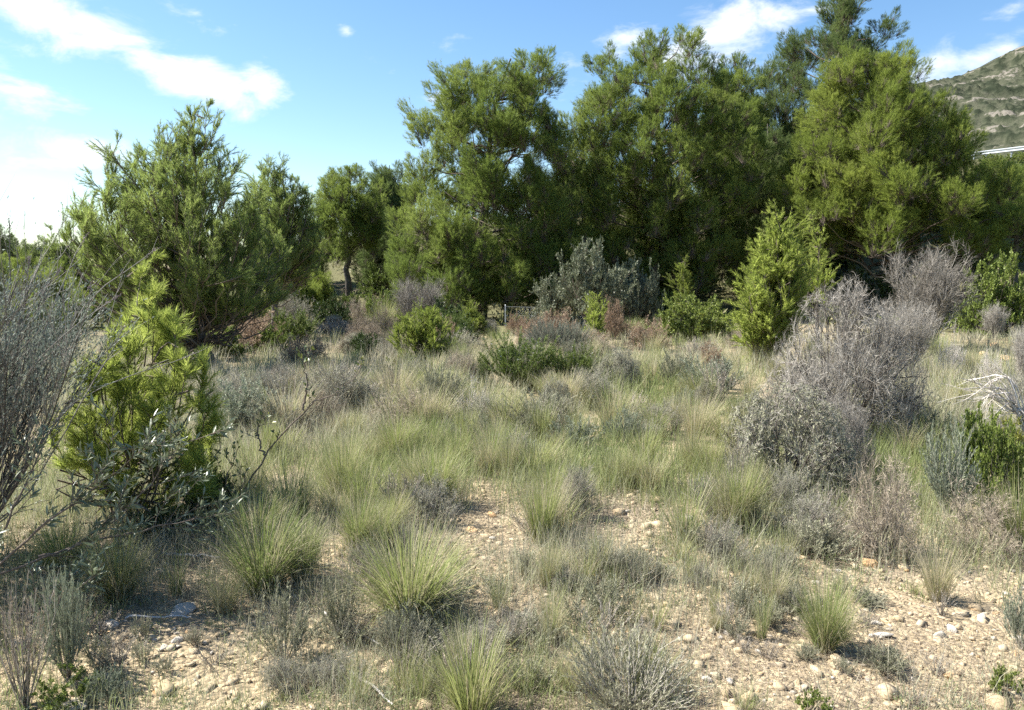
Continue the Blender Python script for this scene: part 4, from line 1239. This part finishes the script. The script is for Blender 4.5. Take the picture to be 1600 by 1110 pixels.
def leaf_mesh(name, L, W, mat):
    n = 5
    s = np.linspace(0, 1, n)
    wv = np.sin(np.clip(s * 1.02 + .02, 0, 1) * math.pi) ** .75 * W / 2
    V, T = [], []
    for i in range(n):
        z = -.08 * L * s[i] ** 2
        V += [(s[i] * L, -wv[i], z + wv[i] * .35), (s[i] * L, 0, z), (s[i] * L, wv[i], z + wv[i] * .35)]
        if i:
            b = (i - 1) * 3
            T += [(b, b + 1, b + 4), (b, b + 4, b + 3), (b + 1, b + 2, b + 5), (b + 1, b + 5, b + 4)]
    return mesh(name, (np.array(V), np.array(T)), mat, True)


M['olive_leaf'] = foliage('silver_olive_leaf', [(.10, .13, .07), (.19, .22, .14), (.37, .40, .32)], trans=.25, rough=.36, spec=.55, objmix=.6)
M['dark_leaf'] = foliage('dark_leaf', [(.05, .075, .025), (.09, .12, .04), (.22, .23, .06)], trans=.25, rough=.35, spec=.5, objmix=1.0)


def cloud_of_leaves(t, tot, n, leafme):
    """the leaves past the ones built singly, joined into one part"""
    co = np.array([v.co[:] for v in leafme.vertices]); tri = np.array([p.vertices[:] for p in leafme.polygons])
    S, T = [], []
    for b in tot:
        s_, d_, _ = along(b, n // sum(len(q) for q in tot) + 1, .1, 1)
        S.append(s_); T.append(d_)
    S, D = np.concatenate(S)[:n], splay(np.concatenate(T)[:n], R(25), R(70), .12)
    m = len(S)
    side = nrm(np.cross(D, rvec(m))); up = np.cross(side, D)
    k = rng.uniform(.6, 1.2, (m, 1, 1))
    V = S[:, None] + k * (co[None, :, 0:1] * D[:, None] + co[None, :, 1:2] * side[:, None] + co[None, :, 2:3] * up[:, None])
    TT = (tri[None] + (np.arange(m) * len(co))[:, None, None]).reshape(-1, 3)
    obj('leaves', mesh('leaves', (V.reshape(-1, 3), TT), leafme.materials[0], True), t, kind='stuff')


def leafy_branch(t, base, branches, seed, leafmes, nleaf, sub=5, sublen=(.12, .3), r=.012, lmin=.15, mat='twig', extra=0):
    """branch parts with every leaf a part of its own"""
    global rng
    rng = np.random.default_rng(seed)
    tot = []
    for i, pts in enumerate(branches):
        P = smooth_path(pts, 16) - np.array(base)
        P[1:-1] += rng.normal(size=(14, 3)) * .006
        S, T, tt = along(P[None], sub, .2, 1)
        B = grow(S, splay(T, R(25), R(55), .1), rng.uniform(*sublen, sub), 6, .1, .03)
        S2, T2, _ = along(B, 2, .3, .9)
        C = grow(S2, splay(T2, R(25), R(55), .05), rng.uniform(*sublen, len(S2)) * .55, 6, .1, .03)
        V = merge([tubes(P[None], np.linspace(r, r * .25, 16)[None], 6), tubes(B, np.tile(np.linspace(r * .3, .0012, 6), (sub, 1)), 4), tubes(C, np.tile(np.linspace(.0018, .0009, 6), (len(C), 1)), 4)])
        obj('branch', mesh('branch', V, M[mat], True), t)
        tot += [P[int(16 * lmin):][None]] if False else []
        tot += [B, C, P[10:16][None]]
    S, T = [], []
    for b in tot:
        m = max(2, int(nleaf * len(b) / sum(len(q) for q in tot) / len(b)) + 1)
        s, d, _ = along(b, m, .15, 1)
        S.append(s); T.append(d)
    S, T = np.concatenate(S), np.concatenate(T)
    if extra:
        cloud_of_leaves(t, tot, extra, leafmes[0])
    pick = rng.permutation(len(S))[:nleaf]
    D = splay(T[pick], R(25), R(65), .12)
    for p, d in zip(S[pick], D):
        o = obj('leaf', leafmes[rng.integers(len(leafmes))], t)
        o.location = p
        o.rotation_euler = (rng.normal() * .9, -math.asin(max(-1, min(1, d[2]))), math.atan2(d[1], d[0]))
        s = rng.uniform(.7, 1.2)
        o.scale = (s, s, s)


OL = [leaf_mesh('olive_leaf', .052, .0105, M['olive_leaf']), leaf_mesh('olive_leaf', .043, .0095, M['olive_leaf']), leaf_mesh('olive_leaf', .058, .010, M['olive_leaf'])]
DL = [leaf_mesh('dark_leaf', .034, .016, M['dark_leaf']), leaf_mesh('dark_leaf', .028, .014, M['dark_leaf'])]
b0 = gp(-70, 965)
ol = thing('olive_sapling', 'wild olive with silvery leaves reaching in from the left edge above the gravel', 'olive tree', b0)
yb = b0.y
leafy_branch(ol, b0, [[b0, at(-20, 905, yb), at(70, 872, yb + .1), at(180, 815, yb + .3), at(235, 755, yb + .4), at(292, 690, yb + .45)],
                      [at(-20, 905, yb), at(60, 830, yb), at(150, 760, yb + .1), at(215, 710, yb + .15)],
                      [at(60, 870, yb + .1), at(160, 845, yb + .2), at(260, 820, yb + .35), at(330, 805, yb + .4)],
                      [at(-40, 930, yb), at(20, 960, yb - .1), at(90, 940, yb - .1), at(130, 915, yb)],
                      [at(-30, 900, yb), at(20, 800, yb), at(60, 720, yb + .1)]], 505, OL, 295, sub=12, sublen=(.12, .34), r=.0075, extra=1500)

# leaning bare stem with sparse leaves
sb = gp(358, 812)
ys = sb.y
ls = thing('leaning_stem', 'single bare brown stem leaning right out of the dark-leaved bush', 'plant', sb)
leafy_branch(ls, sb, [[sb, at(385, 765, ys), at(420, 705, ys), at(474, 642, ys), at(520, 615, ys), at(562, 582, ys)],
                      [at(474, 642, ys), at(478, 600, ys), at(478, 560, ys)], [at(415, 712, ys), at(405, 690, ys), at(402, 660, ys)]], 506, DL, 90, sub=4, sublen=(.05, .13), r=.008)
db = gp(345, 815)
dsp = thing('dark_sapling', 'dark glossy-leaved sapling just left of the leaning bare stem', 'plant', db)
yd = db.y - .15
leafy_branch(dsp, db, [[db, at(330, 770, yd), at(300, 725, yd)], [db, at(352, 760, yd), at(372, 700, yd)], [db, at(370, 780, yd), at(385, 735, yd)], [db, at(310, 790, yd), at(280, 750, yd)]], 507, DL, 230, sub=7, sublen=(.08, .2), r=.006)


def bleached_branches():
    global rng
    rng = np.random.default_rng(909)
    base = gp(1625, 705)
    t = thing('dead_branch', 'bleached bare branches sweeping in from the right edge', 'branch', base)
    Y = base.y
    arms = []
    for i in range(16):
        tip = (rng.uniform(1500, 1560), rng.uniform(595, 650), Y + rng.uniform(-.3, .3))
        mid = (rng.uniform(1560, 1590), rng.uniform(590, 640), Y)
        arms.append(smooth_path([base, at(1600, 660, Y), at(*mid), at(*tip)], 10) - np.array(base) + np.cumsum(rng.normal(size=(10, 3)) * .012, 0))
    A = np.array(arms)
    S, T, _ = along(A, 8, .3, 1)
    B = grow(S, splay(T, R(12), R(35)), rng.uniform(.1, .35, len(S)), 5, .12, .02)
    obj('limb', mesh('limb', tubes(A, np.tile(np.linspace(.012, .003, 10), (16, 1)), 5), M['twig_pale']), t)
    obj('twigs', mesh('twigs', tubes(B, np.tile(np.linspace(.003, .0015, 5), (len(B), 1))), M['twig_pale']), t)


bleached_branches()

for (lb, pts, r) in [('fallen pale stick lying behind the largest grass tuft near the bottom', [(505, 965), (560, 995), (600, 1020)], .007),
                     ('grey stick lying at the bottom edge left of the middle green tuft', [(548, 1058), (580, 1080), (612, 1112)], .008),
                     ('thin pale stick lying on the ground above the lower left stones', [(195, 972), (250, 970), (300, 972)], .005),
                     ('flat pale stick in the shade under the yellowish tuft', [(255, 872), (300, 875), (345, 878)], .010),
                     ('thin bare stick leaning in the grass left of the two ochre stones', [(810, 752), (835, 742), (858, 730)], .005)]:
    q = [gp(*p) + Vector((0, 0, .02)) for p in pts]
    t = smooth_path(q, 10) + rng.normal(size=(10, 3)) * .004
    o = obj('stick', mesh('stick', tubes((t - t[0])[None], np.linspace(r, r * .5, 10)[None], 6), M['twig_pale'], True))
    o.location = t[0]
    tag(o, lb, 'stick')


# ------------------------------------------------------------------ fence and guardrail
def metal(name, c, rough=.5, met=.6):
    m, t, out = newmat(name)
    n = t.nodes.new('ShaderNodeTexNoise'); n.inputs['Scale'].default_value = 14; n.inputs['Detail'].default_value = 5
    p = t.nodes.new('ShaderNodeBsdfPrincipled'); p.inputs['Roughness'].default_value = rough; p.inputs['Metallic'].default_value = met
    t.links.new(ramp(t, [tuple(x * .8 for x in c), c], n.outputs['Fac']), p.inputs['Base Color'])
    t.links.new(p.outputs[0], out.inputs[0])
    return m


M['galv'] = metal('galvanised_steel', (.42, .45, .48), .5, .5)


def fence():
    Y = 23.5
    x0, x1 = at(650, 500, Y).x, at(935, 500, Y).x
    xs = np.arange(x0, x1, 3.0)
    off = (at(790, 500, Y).x - xs[0]) % 3.0
    xs = xs + off
    b = Vector((xs[0], Y, float(H(xs[0], Y))))
    t = thing('wire_fence', 'grey chain-link fence on thin posts below the dark grove', 'fence', b)
    g = np.array([float(H(x, Y)) for x in xs])
    for x, z in zip(xs, g):
        p = np.array([[x, Y, z - .1], [x, Y, z + .3], [x, Y, z + .66]]) - np.array(b)
        obj('post', mesh('post', merge([tubes(p[None], np.full((1, 3), .02), 8), tubes(np.array([[p[-1], p[-1] + [0, 0, .012]]]), np.array([[.025, .016]]), 8)]), M['galv'], True), t)
    for hh in (.61, .34, .08):
        p = np.stack([xs, np.full(len(xs), Y - .03), g + hh], 1) - np.array(b)
        obj('wire', mesh('wire', tubes(p[None], np.full((1, len(xs)), .004), 4), M['galv']), t)
    step_ = .07
    n = int((xs[-1] - xs[0]) / step_)
    u = xs[0] + np.arange(n) * step_
    gz = np.interp(u, xs, g)
    segs = []
    for s in (1, -1):
        segs.append(np.stack([np.stack([u, np.full(n, Y - .02 * s), gz + .06], 1), np.stack([u + s * .5, np.full(n, Y - .02 * s), gz + .60], 1)], 1))
    P = np.concatenate(segs) - np.array(b)
    obj('mesh_wire', mesh('mesh_wire', tubes(P, np.full(P.shape[:2], .0013), 3), M['galv']), t, kind='stuff')


fence()


def guardrail():
    a, c = at(1470, 247, 66), at(1700, 220, 50)
    n = 12
    s = np.linspace(0, 1, n)[:, None]
    line = np.array(a) * (1 - s) + np.array(c) * s
    b = Vector(line[0]); b.z = float(H(b.x, b.y))
    t = thing('guardrail', 'pale steel guardrail along the road above the bank at the right', 'guardrail', b)
    d = np.array(c - a); d[2] = 0; d /= np.linalg.norm(d)
    nrm_ = np.array([d[1], -d[0], 0.0])
    if nrm_[1] > 0:
        nrm_ = -nrm_
    prof = [(-.155, 0), (-.125, .08), (-.075, .08), (-.03, .0), (.03, 0), (.075, .08), (.125, .08), (.155, 0)]
    V = np.array([[p + nrm_ * o + np.array([0, 0, z]) for z, o in prof] for p in line]) - np.array(b)
    V2 = V - nrm_ * .012
    idx = np.arange(n * 8).reshape(n, 8)
    A, B, C, D = idx[:-1, :-1].ravel(), idx[:-1, 1:].ravel(), idx[1:, 1:].ravel(), idx[1:, :-1].ravel()
    T = np.concatenate([np.stack([A, B, C], 1), np.stack([A, C, D], 1)])
    VV = np.concatenate([V.reshape(-1, 3), V2.reshape(-1, 3)])
    obj('rail', mesh('rail', (VV, np.concatenate([T, T[:, ::-1] + n * 8])), M['galv']), t)
    for p in line:
        g = float(H(p[0], p[1]))
        q = np.array([[p[0], p[1], min(g, p[2] - .7)], [p[0], p[1], p[2] + .16]]) - np.array(b) - np.array([0, 0, 0]) - np.append(nrm_[:2] * .07, 0)
        obj('post', mesh('post', tubes(q[None], np.full((1, 2), .06), 4), M['galv']), t)


guardrail()


# ------------------------------------------------------------------ stones and gravel
def ico(sub):
    import bmesh
    bm = bmesh.new()
    bmesh.ops.create_icosphere(bm, subdivisions=sub, radius=1)
    V = np.array([v.co[:] for v in bm.verts]); T = np.array([[v.index for v in f.verts] for f in bm.faces])
    bm.free()
    return V, T


def stone_mesh(seed, mat, sub=3):
    import bmesh
    r = np.random.default_rng(seed)
    bm = bmesh.new()
    for p in nrm(r.normal(size=(17, 3))) * r.uniform(.78, 1.0, (17, 1)) * np.array([r.uniform(.9, 1.2), r.uniform(.7, 1.0), r.uniform(.45, .75)]):
        bm.verts.new(p)
    bmesh.ops.convex_hull(bm, input=bm.verts)
    bmesh.ops.delete(bm, geom=[v for v in bm.verts if not v.link_faces], context='VERTS')
    bmesh.ops.bevel(bm, geom=list(bm.edges), offset=.05, segments=1, affect='EDGES')   # worn broken edges
    bmesh.ops.triangulate(bm, faces=bm.faces)
    bm.verts.index_update()
    V = np.array([v.co[:] for v in bm.verts]); T = np.array([[v.index for v in f.verts] for f in bm.faces])
    bm.free()
    V = V * (1 + .07 * (fbm(V[:, 0] * 4 + 9, V[:, 1] * 4 + V[:, 2] * 3, 3, seed)[:, None] - .5))
    return mesh('stone', (V, T), mat, False)


ST = [stone_mesh(i, M['stone']) for i in range(7)]
SO = [stone_mesh(20 + i, M['stone_orange']) for i in range(4)]


def stone(px, py, wpx, label, group=None, orange=False, hfac=None):
    p = gp(px, py)
    s = wpx / F * p.y / 2
    if label is None:
        label = own_label('stone', 'stone', p, 1, 1, ('tiny ' if wpx < 10.5 else 'small ') + ('ochre' if orange else 'pale'))
    o = obj('stone', (SO if orange else ST)[rs.randrange(4 if orange else 7)])
    o.location = p + Vector((0, 0, s * .10))
    o.rotation_euler = (rs.uniform(-.3, .3), rs.uniform(-.3, .3), rs.uniform(0, 6.28))
    f = hfac or rs.uniform(.75, 1.1)
    o.scale = (s, s * rs.uniform(.75, 1), s * f)
    tag(o, label, 'stone', group)


for a in [(770, 806, 27, 'pale yellow stone lying above the orange stone in the field', None, True), (738, 831, 26, 'orange stone lying below the pale yellow stone', None, True),
          (172, 980, 36, 'pale pointed stone under the olive branches at the lower left'), (277, 1003, 26, 'pale upright stone in the middle of the lower left gravel'), (252, 1016, 24, 'flat stone touching the pale upright stone'),
          (285, 958, 50, 'long flat pale slab below the yellowish grass tuft', None, False, .5), (232, 984, 22, 'small grey stone right of the pale pointed stone'), (1360, 884, 36, 'ochre block below the brown dry bush', None, True, 1.3),
          (1368, 976, 24, 'white stone right of the rounded shadow-casting tuft'), (1386, 974, 18, 'orange stone touching the white stone', None, True), (1380, 996, 42, 'flat beige slab below the white stone', None, False, .5),
          (1535, 970, 34, 'pale rounded stone at the right of the gravel'), (1470, 996, 28, 'beige stone left of the pale rounded stone'), (1487, 986, 24, 'small beige stone between two larger ones at the right'),
          (1483, 1060, 30, 'pale stone with an orange stone at its foot near the bottom right', None, True), (1140, 1068, 30, 'grey-white stone at the left of the bare right gravel'), (1105, 1064, 26, 'dark grey stone right of the lavender cushion'),
          (1180, 905, 20, 'whitish stone by the slim green tuft'), (1077, 812, 26, 'rounded pale stone below the broad grey-green shrub'), (1255, 1078, 24, 'whitish stone near the bottom of the right gravel'),
          (1395, 1048, 22, 'bluish-white stone in the bare gravel right of the rounded tuft'), (952, 706, 20, 'pale stone lying in the grass in the middle of the field'), (920, 900, 40, 'broad ochre stone half buried beside the straw tuft', None, True, .5),
          (1552, 542, 24, 'orange rock standing at the foot of the rounded green bush', None, True, 1.2), (1540, 556, 22, 'lower orange rock in front of the standing orange rock', None, True), (1568, 562, 30, 'flat orange rock right of the lower orange rock', None, True),
          (1590, 1002, 30, 'beige stone at the right edge below the blue-grey herb'), (440, 1010, 26, 'pale slab half hidden in the wide grey-green herb', None, False, .5), (120, 1105, 60, 'flat grey slab at the bottom edge under the bright green weed', None, False, .35),
          (820, 965, 24, 'grey stone in the hollow right of the largest grass tuft'), (880, 1052, 22, 'brown stone left of the lavender cushion', None, True), (1225, 795, 20, 'orange stone under the broad grey-green shrub', None, True)]:
    stone(*a)
for i in range(70):
    stone(rs.uniform(1090, 1600), rs.uniform(890, 1105), rs.uniform(8, 17), None, 'small stones on the lower right gravel', rs.random() < .3)
for i in range(50):
    stone(rs.uniform(110, 430), rs.uniform(965, 1105), rs.uniform(8, 16), None, 'small stones on the lower left gravel', rs.random() < .35)
for i in range(60):
    stone(rs.uniform(560, 1120), rs.uniform(770, 1100), rs.uniform(7, 16), None, 'small stones between the foreground tufts', rs.random() < .35)


def gravel():
    global rng
    rng = np.random.default_rng(55)
    n = 10500
    px = rng.uniform(-400, 2000, n); py = 430 + 1 / rng.uniform(1 / 800, 1 / 330, n)
    d = np.array([ray(a, b) for a, b in zip(px, py)])
    t = -CAMZ / d[:, 2]
    x, y = d[:, 0] * t, d[:, 1] * t
    z = H(x, y)
    V0, T0 = ico(1)
    s = rng.lognormal(math.log(.0085), .65, n)
    s = np.clip(s, .004, .042)
    jit = 1 + np.clip(rng.normal(size=(n, len(V0), 1)) * .34, -.6, .8)
    V = V0[None] * jit * s[:, None, None] * np.stack([rng.uniform(.8, 1.3, n), rng.uniform(.7, 1.1, n), rng.uniform(.5, .8, n)], 1)[:, None]
    ca, sa = np.cos(px), np.sin(px)
    V = np.stack([V[..., 0] * ca[:, None] - V[..., 1] * sa[:, None], V[..., 0] * sa[:, None] + V[..., 1] * ca[:, None], V[..., 2]], -1)
    V += np.stack([x, y, z + s * .05], 1)[:, None]
    T = (T0[None] + (np.arange(n) * len(V0))[:, None, None]).reshape(-1, 3)
    obj('gravel', mesh('gravel', (V.reshape(-1, 3), T), M['gravel']), kind='stuff')


gravel()


# ------------------------------------------------------------------ field grass, herbs and litter that nobody could count
def flat_points(n, lo, hi, x0=-150, x1=1750):
    """places on the flat, even in angle as seen from the path; thinner out beyond the sides of the clearing"""
    px = np.concatenate([rng.uniform(x0, x1, n), rng.uniform(-750, x0, n // 8), rng.uniform(x1, 2350, n // 8)])
    n = len(px)
    py = np.where((px > x0) & (px < x1), rng.uniform(lo, hi, n), rng.uniform(lo, 1300, n))
    u = (px - CX) / F; v = (CY - py) / F
    dy = math.cos(PITCH) + v * math.sin(PITCH); dz = -math.sin(PITCH) + v * math.cos(PITCH)
    t = -CAMZ / dz
    return px, py, u * t, dy * t


def field_grass():
    global rng
    rng = np.random.default_rng(66)
    px, py, x, y = flat_points(24000, 486, 1130)
    nc = len(px)
    dens = fbm(x * .55, y * .55, 3, 40)
    cover = np.interp(py, [480, 560, 760, 840, 920, 1130], [1.0, 1.0, .9, .42, .20, .15])
    bare = np.zeros(nc)
    for a, b, rx, ry in BARE:
        bare = np.maximum(bare, np.clip(1.5 - np.hypot((px - a) / rx, (py - b) / ry), 0, 1))
    keep = rng.uniform(size=nc) < cover * np.clip((dens - .24) * 3.6, 0.14, 1) * (1 - .93 * bare)
    x, y, py = x[keep], y[keep], py[keep]
    m = len(x)
    nb = 15
    R0 = rng.uniform(.05, .16, m)
    hh = rng.uniform(.16, .42, m) * np.interp(y, [2.5, 4, 7, 11, 17, 21], [.55, .75, 1.05, 1.4, 1.2, .5])
    green = np.clip(fbm(x * .5 + 30, y * .5, 3, 77) * 2.4 - .70 + rng.normal(size=m) * .22 + np.interp(y, [5, 9, 14], [.10, .0, -.12]), 0, 1)
    a = rng.uniform(0, 6.283, (m, nb)); rr_ = R0[:, None] * np.sqrt(rng.uniform(0, 1, (m, nb)))
    bx, by = x[:, None] + np.cos(a) * rr_, y[:, None] + np.sin(a) * rr_
    bz = H(bx, by)
    n = m * nb
    P = np.stack([bx, by, bz], -1).reshape(-1, 3)
    az = (a + rng.normal(size=(m, nb)) * .9).ravel()
    l0 = np.abs(rng.normal(size=n)) * .28
    L = (hh[:, None] * rng.uniform(.45, 1.15, (m, nb))).ravel()
    W = np.maximum(.0024, .55 * P[:, 1] / 774) * rng.uniform(.6, 1.1, n)
    V, T = blades(P, az, l0, l0 + np.abs(rng.normal(size=n)) * .6, L, W, 2)
    tint = np.repeat(np.clip(np.repeat(green, nb) + rng.normal(size=n) * .12, 0, 1), 5)
    obj('field_grass', mesh('field_grass', (V, T), M['grass'], tint=tint), kind='stuff')


field_grass()


def litter():
    global rng
    rng = np.random.default_rng(88)
    px, py, x, y = flat_points(110000, 540, 1130)
    n = len(px)
    dens = fbm(x * .8, y * .8, 3, 140)
    k = rng.uniform(size=n) < np.clip((dens - .3) * 2.5, .1, 1)
    x, y = x[k], y[k]; n = len(x)
    P = np.stack([x, y, H(x, y) + .006], 1)
    az = rng.uniform(0, 6.283, n)
    D = nrm(np.stack([np.cos(az), np.sin(az), np.abs(rng.normal(size=n)) * .25], 1))
    V, T = needles(P, D, rng.uniform(.03, .12, n), np.maximum(.002, .5 * y / 774))
    obj('dry_litter', mesh('dry_litter', (V, T), M['litter']), kind='stuff')


litter()


def ground_herbs():
    """low mixed green and grey sprigs carpeting the stony soil"""
    global rng
    rng = np.random.default_rng(99)
    px, py, x, y = flat_points(2600, 640, 1130)
    nc = len(px)
    dens = fbm(x * .9 + 50, y * .9, 3, 240)
    bare = np.zeros(nc)
    for a, b, rx, ry in BARE:
        bare = np.maximum(bare, np.clip(1.5 - np.hypot((px - a) / rx, (py - b) / ry), 0, 1))
    k = rng.uniform(size=nc) < np.clip((dens - .32) * 3.5, .05, 1) * (1 - .85 * bare)
    x, y = x[k], y[k]; m = len(x)
    nb = 52
    r_ = rng.uniform(.03, .11, m)
    q = nrm(rng.normal(size=(m, nb, 3)) + [0, 0, .3]) * rng.uniform(.3, 1, (m, nb, 1)) * r_[:, None, None]
    q[..., 2] = np.abs(q[..., 2]) * .9
    P = q + np.stack([x, y, H(x, y)], 1)[:, None]
    P = P.reshape(-1, 3)
    D = nrm(q.reshape(-1, 3) / np.repeat(r_, nb)[:, None] + rvec(m * nb, .4) + [0, 0, .5])
    V, T = leaves(P, D, rng.uniform(.012, .03, m * nb), np.maximum(.0035, .6 * P[:, 1] / 774))
    tint = np.repeat(np.repeat(rng.uniform(0, 1, m), nb), 4)
    mat = foliage('ground_herb_leaves', [(.22, .24, .18), (.26, .29, .20), (.15, .20, .07), (.20, .23, .09), (.27, .23, .15)], trans=.25, tint=True)
    obj('ground_herbs', mesh('ground_herbs', (V, T), mat, tint=tint), kind='stuff')


ground_herbs()


def bank_scrub():
    """low scrub covering the bank and the ground beyond the field"""
    global rng
    rng = np.random.default_rng(123)
    nc = 6500
    x = rng.uniform(-75, 75, nc); y = 22 + 60 * rng.uniform(0, 1, nc) ** 1.3
    dens = fbm(x * .16, y * .16, 4, 340)
    k = (rng.uniform(size=nc) < np.clip((dens - .30) * 5, .12, 1)) & (np.abs(x) < y * .9 + 8) & ~((x > 24) & (y > 43)) 
    x, y = x[k], y[k]; m = len(x)
    nb = 30
    r_ = rng.uniform(.2, .65, m) * np.where((x > 19) & (y > 38), .4, 1.0)
    q = nrm(rng.normal(size=(m, nb, 3)) + [0, 0, .3]) * rng.uniform(.4, 1, (m, nb, 1)) * r_[:, None, None]
    q[..., 2] = np.abs(q[..., 2]) * 1.0
    P = (q + np.stack([x, y, H(x, y)], 1)[:, None]).reshape(-1, 3)
    D = nrm(q.reshape(-1, 3) / np.repeat(r_, nb)[:, None] + rvec(m * nb, .5) + [0, 0, .5])
    V, T = leaves(P, D, rng.uniform(.10, .24, m * nb), rng.uniform(.05, .09, m * nb))
    tint = np.repeat(np.repeat(rng.uniform(0, 1, m), nb), 4)
    mat = foliage('bank_scrub_leaves', [(.07, .095, .03), (.11, .14, .045), (.17, .18, .075), (.25, .225, .12), (.31, .27, .17)], trans=.3, tint=True)
    obj('bank_scrub', mesh('bank_scrub', (V, T), mat, tint=tint), kind='stuff')


bank_scrub()
